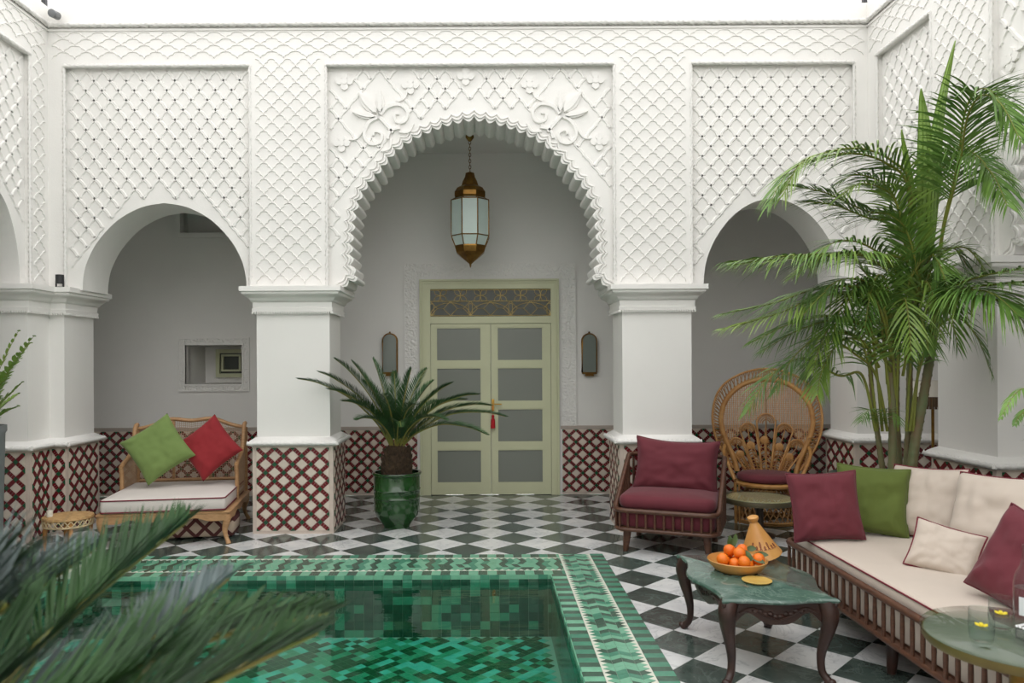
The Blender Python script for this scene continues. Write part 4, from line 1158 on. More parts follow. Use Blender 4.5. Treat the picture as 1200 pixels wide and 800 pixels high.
# fan of petals
PET = [((0, 485), (0, 236), 42, (-8, 350)), ((-35, 485), (-82, 278), 36, (-70, 375)), ((35, 485), (82, 278), 36, (58, 378)), ((-75, 485), (-135, 345), 34, (-118, 415)), ((75, 485), (135, 345), 34, (102, 420))]
for (bx, by), (tx, ty), hw, (rx, ry) in PET:
    m = MB(); pts = []
    for k in range(25):
        a = math.pi * k / 24; x = tx + hw * math.cos(a); y = ty + hw * (1 - math.sin(a)); pts.append((x, y))
    L = [(bx + hw * .45, by)] + pts + [(bx - hw * .45, by)]
    P3 = lambda x, y: (x * q_, back_y(zq(y)) - .012, zq(y))
    m.tube(catmull([P3(*p) for p in L], 2), .009, 6); m.build('petal_hoop', RATTAN, pc, smooth=60)
    m = MB()
    for f in (.80, .60, .40):
        m.tube([P3(tx + hw * f * math.cos(R(t)), ty + hw - hw * f * math.sin(R(t))) for t in range(0, 181, 15)], .0062, 5)
    for t in range(9):
        f = t / 9; y = ry + (by - ry) * f; x = rx + (bx - rx) * f
        m.tube([P3(x + hw * .5 * math.cos(R(a)), y + 14 - 14 * math.sin(R(a))) for a in range(0, 181, 20)], .0062, 5)
    m.tube([P3(tx, ty), P3(tx, ty + hw), P3(rx, ry), P3(bx, by)], .007, 5); m.build('petal_loops', RATTAND, pc, smooth=60)
    m = MB(); c = P3(rx, ry); m.lathe([(0, -.006), (.04, -.005), (.042, 0), (.03, .008), (.012, .005), (0, .008)], 14); m.xf(Matrix.Translation(c) @ Matrix.Rotation(R(90), 4, 'X')); m.build('rosette', RATTAN, pc, smooth=50)
# side wings and arms
for s in (-1, 1):
    m = MB(); m.tube(catmull([(s * .40, back_y(.70), .72), (s * .405, .20, .66), (s * .36, .06, .56), (s * .295, -.03, .42)], 6), .017, 8); m.tube(catmull([(s * .37, back_y(.6), .58), (s * .35, .14, .5), (s * .29, -.02, .40)], 5), .01, 6); m.build('arm', RATTAN, pc, smooth=60)
    m = MB()
    for k in range(9):
        f = k / 8; a = Vector((s * (.40 - .1 * f), back_y(.7) * (1 - f) - .01 * f, .70 - .24 * f)); b = Vector((s * (.30), .26 * (1 - f) - .02 * f, .42))
        m.tube(catmull([a, a.lerp(b, .5) + Vector((s * .03, 0, .02)), b], 4), .006, 5)
        m.tube([(s * (.42 - .005 * k) + .028 * math.cos(R(t)), back_y(.72) - .01, .80 - .035 * k + .02 * math.sin(R(t))) for t in range(0, 360, 30)], .005, 5, closed=True)
    m.build('arm_loops', RATTAND, pc, smooth=60)
m = MB(); m.lathe([(.0, .355), (.27, .355), (.30, .365), (.305, .385), (.29, .40), (0, .40)], 32, (0, .14, 0)); m.build('seat', RATTAN, pc, smooth=50)
m = MB()
for k in range(30):
    for s in (1, -1):
        pts = []
        for t in range(9):
            f = t / 8; a = 2 * math.pi * k / 30 + s * f * .75; r = .16 + .13 * math.sin(min(1, f / .8) * math.pi / 2) if f > .0 else .16
            r = .15 + .14 * (f ** .55); pts.append((r * math.cos(a), .14 + r * .95 * math.sin(a), .345 * (1 - f) + .015))
        m.tube(pts, .006, 5)
m.build('lattice_base', RATTAND, pc, smooth=60)
m = MB()
for z, r in ((.012, .292), (.03, .295), (.35, .16), (.19, .255)): m.tube([(r * math.cos(R(t)), .14 + r * .95 * math.sin(R(t)), z) for t in range(0, 360, 12)], .011, 6, closed=True)
m.build('base_ring', RATTAN, pc, smooth=60)
for s in (-1, 1):
    m = MB(); m.tube([(s * .285, -.04, .0), (s * .29, -.04, .39)], .015, 8); m.tube([(s * .25, -.05, .0), (s * .255, -.05, .39)], .009, 6); m.build('leg', RATTAN, pc, smooth=60)
cu = thing('seat_cushion', 'round burgundy cushion lying on the rattan peacock chair', 'cushion', (2.72, 7.26, 0), R(-20))
m = MB(); m.lathe([(0, .402), (.24, .402), (.275, .415), (.285, .44), (.275, .466), (.23, .482), (.1, .49), (0, .491)], 32, (0, .13, 0)); m.build('cover', BURG, cu, smooth=70)

# round rattan side table with glass
tp = stand(890, 586, 6.74, 0)
rt = thing('side_table', 'small round cane table with glass top before the peacock chair', 'table', (tp.x, tp.y, 0))
zt = .362
m = MB()
for k in range(-15, 16):
    a = k * .02; h = math.sqrt(max(0, .30 ** 2 - a * a))
    if h > .02: m.bar((a, -h, zt - .012), (a, h, zt - .012), .014, .004); m.bar((-h, a, zt - .016), (h, a, zt - .016), .014, .004)
m.build('woven_top', mat('straw_weave', (224, 200, 160), .6, var=.2, vscale=30), rt, smooth=0)
m = MB(); m.lathe([(.29, zt - .05), (.312, zt - .05), (.318, zt - .03), (.312, zt - .008), (.295, zt - .008), (.29, zt - .05)], 40, caps=False); m.build('rim', mat('dark_olive_rim', (92, 84, 62), .4), rt, smooth=50)
m = MB(); m.lathe([(0, zt - .007), (.316, zt - .007), (.32, zt), (.316, zt + .006), (0, zt + .006)], 40); m.build('glass_top', TABLEG, rt, smooth=50)
m = MB(); m.lathe([(.13, 0), (.14, .02), (.06, .04), (.035, .08), (.032, .3), (.06, zt - .03), (.16, zt - .018), (0, zt - .018)], 20); m.build('pedestal', mat('dark_brown_metal', (62, 48, 38), .5), rt, smooth=50)

# ------------------------------------------------------------------ coffee table
TX0, TX1, TY0, TY1 = 1.13, 1.70, 3.60, 4.47
tcx, tcy = (TX0 + TX1) / 2, (TY0 + TY1) / 2; TWd, TLn = TX1 - TX0, TY1 - TY0
ct = thing('coffee_table', 'low carved dark wood table with a serpentine green marble top', 'table', (tcx, tcy, 0))
def serp():
    pts = []; hw, hl = TWd / 2, TLn / 2; n = 24
    def edge(a, b, amp):
        a, b = Vector(a), Vector(b); t = b - a; nn = Vector((t.y, -t.x)).normalized()
        for k in range(n):
            s = k / n; w = -math.cos(2 * math.pi * s) * .5 + .5      # bulge at the middle
            v = amp * (1.25 * w ** 2 - .55 * math.sin(math.pi * s) ** .7)
            pts.append(a + t * s + nn * v)
    c = .0
    edge((-hw, -hl), (hw, -hl), .03); edge((hw, -hl), (hw, hl), .07); edge((hw, hl), (-hw, hl), .045); edge((-hw, hl), (-hw, -hl), .07)
    return [(p.x, p.y) for p in pts]
so = serp(); TZ = .43
m = MB(); m.loft([[(x * f, y * f, z) for x, y in so] for f, z in ((.965, TZ - .024), (.99, TZ - .02), (1, TZ - .01), (.99, TZ - .003), (.97, TZ))]); m.build('marble_top', GMARBLE, ct, smooth=40)
for sx in (-1, 1):
    for sy in (-1, 1):
        x, y = sx * (TWd / 2 - .06), sy * (TLn / 2 - .06)
        m = MB()
        pts = catmull([(x + sx * .018, y + sy * .018, .0), (x + sx * .022, y + sy * .022, .018), (x - sx * .002, y - sy * .002, .06), (x - sx * .004, y - sy * .004, .15), (x + sx * .018, y + sy * .018, .27), (x + sx * .026, y + sy * .026, .35), (x + sx * .008, y + sy * .008, TZ - .022)], 4)
        rad = []
        for p in pts:
            z = p.z; rad.append(.022 if z < .02 else (.019 + .0 if z < .06 else .019 + .026 * min(1, max(0, (z - .1) / .25)) ** 1.3))
        m.tube(pts, rad, 10); m.sphere((x + sx * .03, y + sy * .03, .018), (.024, .024, .018), 10, 6); leg = m.build('leg', DKWOOD, ct, smooth=60)
        m = MB()
        for k in range(5):
            z = .40 - k * .035; m.sphere((x + sx * (.046 - k * .004), y + sy * (.046 - k * .004), z), (.012, .012, .016), 8, 5)
        m.build('knee_carving', DKWOOD, leg, smooth=60)
for ax in range(4):
    m = MB(); half = (TWd if ax % 2 == 0 else TLn) / 2 - .07; off = (TLn if ax % 2 == 0 else TWd) / 2 - .035; n = 32; A = []
    for k in range(n + 1):
        s = -1 + 2 * k / n; z = TZ - .085 - .06 * math.exp(-(s / .35) ** 2) + .012 * math.cos(s * 9) - .03 * max(0, abs(s) - .75) / .25
        A.append((s * half, z))
    L = A + [(half, TZ - .02), (-half, TZ - .02)]
    m.slab([(x, -off, z) for x, z in L], [(x, -off + .022, z) for x, z in L])
    # carved leaves on the face
    for s in (-1, 1):
        for k in range(7):
            cx = s * half * (.06 + .115 * k); cz = TZ - .062 - .03 * math.exp(-(cx / half / .4) ** 2)
            m.sphere((cx, -off, cz + .008 * (k % 2)), (.016, .008, .011), 8, 5)
        m.tube(catmull([(0, -off - .003, TZ - .11), (s * half * .3, -off - .003, TZ - .085), (s * half * .6, -off - .003, TZ - .05), (s * half * .9, -off - .003, TZ - .075)], 5), .006, 6)
    m.xf(Matrix.Rotation(R(90 * ax), 4, 'Z')); m.build('carved_apron', DKWOOD, ct, smooth=40)

# fruit bowl, oranges, tagine, small dish
bp = G(864, 662, TZ + .03); bx, by_ = bp.x, bp.y
m = MB(); m.lathe([(.0, TZ), (.10, TZ), (.125, TZ + .012), (.150, TZ + .04), (.160, TZ + .062), (.157, TZ + .066), (.145, TZ + .045), (.115, TZ + .02), (0, TZ + .015)], 36, (bx, by_, 0))
tag(m.build('fruit_bowl', TERRA, smooth=50), 'shallow ochre earthenware bowl holding oranges on the coffee table', 'bowl')
ob = MB(); ob.sphere((0, 0, 0), (.034, .034, .0315), 16, 10); ome = ob.mesh('orange', ORANGE, 60)
sb = MB(); sb.lathe([(.005, .028), (.006, .032), (.003, .034)], 8); sme = sb.mesh('stem', LEAFO, 60)
OR = [(0, 0, 0)] + [(.0705 * math.cos(R(60 * t)), .0705 * math.sin(R(60 * t)), .002) for t in range(6)] + [(.0410 * math.cos(R(a)), .0410 * math.sin(R(a)), .0565) for a in (30, 150, 270)] + [(.112 * math.cos(R(a)), .112 * math.sin(R(a)), .026) for a in (210, 270, 330)]
for k, (x, y, z) in enumerate(OR):
    o = link('orange', ome, None, Matrix.Translation((bx + x, by_ + y, TZ + .051 + z)) @ Matrix.Rotation(k * 1.1, 4, 'X') @ Matrix.Rotation(k * .7, 4, 'Y'))
    tag(o, 'ripe orange in the lower layer of the ochre bowl' if k < 7 else ('ripe orange heaped on top of the others in the ochre bowl' if k < 10 else 'ripe orange resting against the rim of the ochre bowl'), 'orange', 'oranges in the ochre bowl'); link('stem', sme, o)
def leaf(name, mt, parent, base, tip, w, up=(0, 0, 1), fold=.25, droop=.1):
    base, tip = Vector(base), Vector(tip); t = tip - base; L = t.length; u = Vector(up); s = t.cross(u).normalized(); n = s.cross(t).normalized(); mb = MB(); vs = []; N_ = 8
    for k in range(N_ + 1):
        f = k / N_; c = base + t * f + n * (droop * L * math.sin(math.pi * f)); ww = w * (math.sin(math.pi * min(1, f * .96 + .03)) ** .75)
        vs += [c - s * ww + n * fold * ww, c, c + s * ww + n * fold * ww]
    mb.add(vs, [(3 * k + i, 3 * k + i + 1, 3 * k + i + 4, 3 * k + i + 3) for k in range(N_) for i in range(2)])
    return mb.build(name, mt, parent, smooth=80)
for k, (b, t) in enumerate((((-.03, .06, .10), (-.01, .09, .17)), ((-.02, .03, .11), (.02, .08, .18)), ((.03, -.05, .12), (.045, -.085, .055)), ((.05, 0, .115), (.10, -.02, .12)), ((.09, -.02, .09), (.15, -.06, .095)), ((.06, -.05, .08), (.115, -.10, .06)))):
    o = leaf('orange_leaf', LEAFO, None, Vector((bx, by_, TZ + .005)) + Vector(b), Vector((bx, by_, TZ + .005)) + Vector(t), .016, (0.2, -1, .4), .2, .1)
    tag(o, 'dark green leaf tucked among the oranges in the bowl', 'leaf', 'leaves among the oranges')
tg = thing('tagine_lid', 'conical ochre tagine lid with scrolled lettering leaning on the bowl', 'tagine', (0, 0, 0))
tpos = G(899, 660, TZ); M = Matrix.Translation((tpos.x - .01, tpos.y + .07, TZ + .035)) @ Matrix.Rotation(R(-14), 4, 'Y') @ Matrix.Rotation(R(6), 4, 'X')
tg.matrix_world = M
m = MB(); m.lathe([(.112, 0), (.118, .004), (.114, .012), (.09, .055), (.058, .12), (.03, .178), (.02, .197), (.024, .203), (.031, .216), (.031, .228), (.022, .234), (0, .235)], 32); m.build('cone', TERRA, tg, smooth=50)
m = MB(); m.lathe([(.108, .002), (.085, .05), (.05, .118), (.0, .17)], 32, caps=False); m.build('inner', TERRA, tg, smooth=50)
m = MB()
def cone_pt(a, z): 
    pr = [(.114, .012), (.09, .055), (.058, .12), (.03, .178)]; r = .03
    for (r0, z0_), (r1, z1_) in zip(pr, pr[1:]):
        if z0_ <= z <= z1_: r = r0 + (r1 - r0) * (z - z0_) / (z1_ - z0_) + .0008
    return (r * math.cos(a), r * math.sin(a), z)
for k in range(7):   # loose flowing script, one loop-letter after another
    a0 = R(-138 + k * 15); pts = []
    for t in range(13):
        th = t / 12 * 2 * math.pi; h = (.034, .018, .042, .018, .038, .020, .024)[k]
        pts.append(cone_pt(a0 + .20 * t / 12 + .09 * math.sin(th), .066 - k * .003 + h * (1 - math.cos(th)) / 2))
    m.tube(pts, .0019, 5)
m.build('script', INK, tg, smooth=60)
dp_ = G(887, 680, TZ + .008)
m = MB(); m.lathe([(0, 0), (.05, 0), (.072, .006), (.076, .012), (.07, .014), (.05, .009), (0, .008)], 32, (dp_.x, dp_.y, TZ)); tag(m.build('saucer', OCHRE, smooth=50), 'flat yellow ochre dish on the green marble table top', 'dish')

# ------------------------------------------------------------------ round glass table at the near end of the sofa
rp = Vector((1.715, 2.40, 0)); RZ = .70; RR = .285
gt = thing('drinks_table', 'round brass table with thick green-edged glass top carrying two tumblers', 'table', rp)
m = MB(); m.lathe([(0, RZ - .016), (RR - .006, RZ - .016), (RR, RZ - .011), (RR, RZ - .005), (RR - .006, RZ), (0, RZ)], 56); m.build('glass_top', TABLEG, gt, smooth=40)
m = MB(); m.lathe([(0, RZ - .024), (RR - .02, RZ - .024), (RR - .012, RZ - .020), (RR - .012, RZ - .0165), (0, RZ - .0165)], 48); m.build('tabletop', mat('smoked_olive_top', (128, 126, 114), .3, spec=.5), gt, smooth=40)
m = MB(); m.lathe([(RR - .03, RZ - .046), (RR - .014, RZ - .046), (RR - .006, RZ - .036), (RR - .008, RZ - .017), (RR - .03, RZ - .017), (RR - .03, RZ - .046)], 48, caps=False); m.build('rim', mat('dull_olive_brass', (122, 106, 62), .4, metal=.5, var=.2, vscale=8), gt, smooth=50)
m = MB(); m.lathe([(.15, 0), (.155, .012), (.06, .03), (.036, .07), (.034, RZ - .1), (.05, RZ - .05), (.12, RZ - .03), (0, RZ - .022)], 28); m.build('pedestal', BRASS, gt, smooth=50)
def tumbler(px, py, Y, lab):
    c = P(px, py, Y); t = thing('tumbler', lab, 'glass', (c.x, Y, RZ + .0005), 0, 'tumblers on the round glass table')
    m = MB(); m.lathe([(0, 0), (.026, 0), (.034, .012), (.037, .04), (.0345, .105), (.0335, .105), (.0355, .04), (.032, .014), (.024, .007), (0, .007)], 28); m.build('glass', CLEAR, t, smooth=60)
    m = MB(); m.tube([(.034 * math.cos(R(a)), .034 * math.sin(R(a)), .105) for a in range(0, 360, 12)], .0011, 5, closed=True); m.build('rim', CLEAR, t, smooth=60)
    m = MB(); m.lathe([(0, .0075), (.024, .0075), (.0315, .014), (.0350, .040), (.0348, .048), (0, .048)], 28); m.build('water', H2O, t, smooth=60)
    m = MB()
    for k in range(6):
        a = 2 * math.pi * k / 6; loop = [(.0, 0), (.008, .006), (.017, .005), (.020, 0), (.017, -.005), (.008, -.006)]
        m.slab([(x * math.cos(a) - y * math.sin(a), x * math.sin(a) + y * math.cos(a), .048 + x * .35) for x, y in loop], [(x * math.cos(a) - y * math.sin(a), x * math.sin(a) + y * math.cos(a), .050 + x * .35) for x, y in loop])
    m.sphere((0, 0, .053), (.006, .006, .006), 8, 6); m.build('flower', YELP, t, smooth=40)
tumbler(1150, 725, 2.33, 'clear tumbler with a floating yellow flower standing nearer the brass rim')
tumbler(1173, 715, 2.44, 'clear tumbler with a floating yellow flower standing beside the bead tray')
bt = P(1204, 700, 2.46)
bo = thing('water_bottle', 'tall clear glass water bottle on the round glass table', 'bottle', (bt.x, 2.46, RZ + .0005))
m = MB(); m.lathe([(0, 0), (.036, 0), (.04, .006), (.04, .14), (.036, .165), (.02, .205), (.0145, .235), (.0145, .27), (.0125, .27), (.0125, .235), (.018, .203), (.034, .163), (.038, .14), (.038, .008), (0, .006)], 28); m.build('glass', CLEAR, bo, smooth=50)
m = MB(); m.lathe([(0, .007), (.0375, .009), (.0375, .13), (0, .13)], 28); m.build('water', H2O, bo, smooth=50)
m = MB(); m.loft([[(.0405 * math.cos(R(a)), .0405 * math.sin(R(a)), z) for a in range(200, 261, 10)] for z in (.045, .105)], 0, False, False); m.build('label', mat('white_paper', (226, 230, 232), .6), bo, smooth=50)
tr = thing('bead_tray', 'small square silver tray with beaded edge on the round glass table', 'tray', (1.735, 2.335, RZ + .0005), R(20))
m = MB(); s_ = .05; m.box(-s_, s_, -s_, s_, 0, .006); frame(m, -s_ + .006, s_ - .006, 0, 0, 0, 0, 0) if False else None
m.box(-s_, s_, -s_, -s_ + .005, 0, .03); m.box(-s_, s_, s_ - .005, s_, 0, .03); m.box(-s_, -s_ + .005, -s_, s_, 0, .03); m.box(s_ - .005, s_, -s_, s_, 0, .03); m.build('tray_body', SILVER, tr, smooth=0)
bd = MB(); bd.sphere((0, 0, 0), .0062, 10, 6); bme = bd.mesh('bead', SILVER, 60)
for k in range(10):
    f = -s_ + .0028 + k * (2 * s_ - .0056) / 9
    for q in ((f, -s_ + .0028), (f, s_ - .0028)) + (((-s_ + .0028, f), (s_ - .0028, f)) if 0 < k < 9 else ()):
        link('bead', bme, tr, Matrix.Translation((q[0], q[1], .036)))

# ------------------------------------------------------------------ leaves
def frond(name, parent, pts, n, Lmax, w, mats, droop=.35, spread=58, lift=.15, r0=.008, t0=.15, seg=4, prof=None, jit=.12, up=(0, 0, 1), seed=0, sides=(1, -1)):
    rg = random.Random(seed); mb = MB(); pts = catmull(pts, 10); k = len(pts)
    mb.tube(pts, [r0 * (1 - .8 * i / (k - 1)) for i in range(k)], 6, 1)
    cum = [0]
    for a, b in zip(pts, pts[1:]): cum.append(cum[-1] + (b - a).length)
    T = cum[-1]; prof = prof or (lambda t: (math.sin(math.pi * (t * .86 + .12))) ** .6)
    U = Vector(up)
    for i in range(n):
        t = t0 + (1 - t0) * i / (n - 1); d = T * t; j = 0
        while j < k - 2 and cum[j + 1] < d: j += 1
        p = pts[j].lerp(pts[j + 1], (d - cum[j]) / max(1e-9, cum[j + 1] - cum[j])); tg = (pts[min(j + 2, k - 1)] - pts[max(j - 1, 0)]).normalized()
        S = tg.cross(U)
        S = S.normalized() if S.length > 1e-3 else Vector((1, 0, 0))
        B = S.cross(tg).normalized()
        for sd in sides:
            a = R(spread * (1 - .45 * t)) * (1 + rg.uniform(-jit, jit)); L = Lmax * prof(t) * (1 + rg.uniform(-jit, jit))
            dr = (S * sd * math.sin(a) + tg * math.cos(a) + B * (lift + rg.uniform(-jit, jit) * .6)).normalized()
            wv = (tg - dr * tg.dot(dr)).normalized(); wv = (wv + B * rg.uniform(-.3, .3)).normalized()
            vs = []; dp = droop * (1 + rg.uniform(-.4, .4))
            for q in range(seg + 1):
                f = q / seg; c = p + dr * L * f - Vector((0, 0, 1)) * dp * L * f * f
                ww = w * (.55 + .45 * math.sin(math.pi * min(1, f * 1.1))) * (1 - f ** 3) + .0004
                vs += [c - wv * ww / 2, c + wv * ww / 2]
            mb.add(vs, [(2 * q, 2 * q + 1, 2 * q + 3, 2 * q + 2) for q in range(seg)])
    return mb.build(name, mats, parent, smooth=70)

# ------------------------------------------------------------------ potted cycad before the door
cy = G(465, 617); cyx, cyy = cy.x, cy.y + .02
pot = thing('glazed_pot', 'green glazed pot holding the cycad beside the pillar', 'pot', (cyx, cyy, 0))
m = MB(); m.lathe([(0, 0), (.125, 0), (.13, .02), (.16, .06), (.20, .11), (.218, .17), (.222, .27), (.222, .285), (.228, .29), (.222, .30), (.222, .36), (.229, .367), (.222, .375), (.222, .50), (.236, .508), (.24, .522), (.234, .532), (.212, .53), (.208, .49), (.2, .45), (0, .45)], 40); m.build('body', GLAZE, pot, smooth=60)
m = MB(); m.lathe([(0, .46), (.2, .46), (.12, .475), (0, .48)], 24); m.build('soil', SOIL, pot, smooth=50)
cyc = thing('cycad', 'cycad with stiff arching fronds and shaggy trunk in the green pot', 'plant', (cyx, cyy, .47))
m = MB(); m.lathe([(.10, 0), (.135, .06), (.14, .14), (.13, .22), (.10, .29), (.06, .33), (0, .34)], 24)
rg = random.Random(4)
for k in range(260):
    a = rg.uniform(0, 2 * math.pi); z = rg.uniform(.0, .28); r = .134 if z < .2 else .134 - (z - .2) * .3
    b = Vector((r * math.cos(a), r * math.sin(a), z)); m.tube([b, b + Vector((.02 * math.cos(a), .02 * math.sin(a), .035))], [.013, .003], 5)
m.build('trunk', CAUDEX, cyc, smooth=40)
C0 = Vector((cyx, cyy, .47)); crown = C0 + Vector((0, 0, .31))
TIPS = [(350, 444, 6.72), (374, 436, 6.8), (393, 421, 6.80), (413, 424, 7.25), (437, 421, 7.35), (462, 436, 7.6), (482, 432, 7.15), (507, 447, 7.45), (529, 449, 7.2), (560, 462, 7.0), (592, 488, 6.92), (570, 509, 6.8), (545, 468, 7.7), (402, 470, 6.72), (418, 492, 6.65),
        (448, 462, 6.5), (488, 474, 6.55), (522, 492, 6.6), (425, 446, 7.75), (500, 432, 7.8), (470, 500, 6.45), (385, 456, 6.7), (575, 475, 7.25), (520, 470, 7.9)]
cprof = lambda t: min(1, .35 + t * 3) * (1 - t ** 5 * .75)
for k, (px, py, Y) in enumerate(TIPS):
    T = P(px, py, Y); D = T - crown; L = D.length; h = math.hypot(D.x, D.y)
    base = crown + Vector((D.x, D.y, 0)).normalized() * .05 - Vector((0, 0, .02))
    mid = crown + D * .5 + Vector((0, 0, .05 + .10 * h)); m1 = crown + D * .22 + Vector((0, 0, .03 + .06 * h))
    loc = [base - C0, m1 - C0, mid - C0, crown + D * .8 + Vector((0, 0, .03 + .06 * h)) - C0, T - C0]
    frond('frond', cyc, loc, 66, .155, .0088, [CYCAS, RACHIS], .06, 50, .30, .009, .12, 2, cprof, .06, seed=k)

# ------------------------------------------------------------------ foreground cycad
fp = Vector((-1.30, .62, 0))
pot2 = thing('glazed_pot', 'green glazed pot at the near corner of the pool', 'pot', fp)
m = MB(); m.lathe([(0, 0), (.14, 0), (.2, .13), (.225, .27), (.225, .5), (.24, .52), (.21, .52), (.2, .45), (0, .45)], 32); m.build('body', GLAZE, pot2, smooth=60)
fc = thing('cycad', 'cycad whose blue-green fronds reach over the near pool edge', 'plant', fp + Vector((0, 0, .45)))
F0 = fp + Vector((0, 0, .45)); fcr = Vector((0, 0, .28))
m = MB(); m.lathe([(.12, 0), (.15, .06), (.15, .18), (.11, .28), (0, .32)], 20); m.build('trunk', CAUDEX, fc, smooth=40)
FF = [([(-60, 850, 1.05), (50, 752, 1.25), (120, 690, 1.42), (218, 612, 1.7)], .19, 0),
      ([(70, 840, 1.10), (165, 765, 1.25), (225, 712, 1.38), (268, 678, 1.5)], .16, 1),
      ([(60, 860, 1.0), (170, 780, 1.15), (270, 742, 1.3), (385, 718, 1.5)], .15, 0),
      ([(90, 880, .98), (220, 815, 1.1), (300, 775, 1.2), (372, 742, 1.32)], .17, 0),
      ([(-70, 760, 1.1), (0, 715, 1.25), (50, 685, 1.4), (112, 642, 1.6)], .17, 1),
      ([(-90, 730, 1.15), (-40, 700, 1.25), (0, 672, 1.35), (32, 655, 1.5)], .15, 0)]
for k, (pl, L, mt) in enumerate(FF):
    loc = [fcr] + [P(*q) - F0 for q in pl]
    frond('frond', fc, loc, 210, L * 1.35, .0075, [(CYCAS, CYCBLUE)[mt], RACHIS], .05, 36, .42, .015, .10, 3, cprof, .16, seed=40 + k)
for k in range(5):
    a = R(150 + 35 * k); d = Vector((math.cos(a), math.sin(a), 0))
    frond('frond', fc, [fcr, fcr + d * .25 + Vector((0, 0, .28)), fcr + d * .55 + Vector((0, 0, .38)), fcr + d * .85 + Vector((0, 0, .25))], 60, .15, .008, [CYCBLUE, RACHIS], .06, 55, .3, .010, .1, 2, cprof, .1, seed=60 + k)

# ------------------------------------------------------------------ tall areca palm behind the sofa
PX_, PYY = P(1042, 560, 5.48).x, 5.48
ap = thing('planter', 'large dark green round planter behind the end of the sofa', 'planter', (PX_, PYY, 0))
m = MB(); m.lathe([(0, 0), (.27, 0), (.29, .02), (.36, .45), (.385, .66), (.41, .70), (.412, .735), (.395, .74), (.37, .72), (.36, .66), (0, .66)], 44); m.build('body', POTDK, ap, smooth=50)
m = MB(); m.lathe([(0, .66), (.362, .66), (.36, .672), (0, .69)], 24); m.build('soil', SOIL, ap, smooth=50)
palm = thing('areca_palm', 'tall areca palm with ringed trunks and feathery green fronds', 'palm', (PX_, PYY, .67))
O_ = Vector((PX_, PYY, .67))
TR = [([(1066, 572, 5.42), (1072, 520, 5.42), (1083, 460, 5.43), (1094, 390, 5.45), (1096, 330, 5.46)], .036, .026), ([(1060, 575, 5.5), (1065, 500, 5.52), (1066, 430, 5.53), (1068, 350, 5.55)], .026, .018),
      ([(1045, 575, 5.4), (1046, 500, 5.4), (1045, 430, 5.42), (1050, 350, 5.45), (1060, 290, 5.5)], .029, .017), ([(1038, 575, 5.5), (1030, 520, 5.5), (1022, 460, 5.52), (1018, 400, 5.55)], .022, .014),
      ([(1055, 570, 5.62), (1050, 470, 5.62), (1054, 370, 5.6)], .028, .018)]
for pl, ra, rb in TR:
    pts = catmull([P(*q) - O_ for q in pl], 6); pts[0].z = min(pts[0].z, 0.0); k = len(pts); m = MB()
    pp, rr = [], []
    tot = sum((b - a).length for a, b in zip(pts, pts[1:])); 
    for i in range(k - 1):
        for f in (0, .3, .6, .85):
            pp.append(pts[i].lerp(pts[i + 1], f)); s = (i + f) / (k - 1); rr.append((ra + (rb - ra) * s) * (1.12 if f == .85 else 1))
    m.tube(pp, rr, 10); m.build('trunk', BAMBOO, palm, smooth=60)
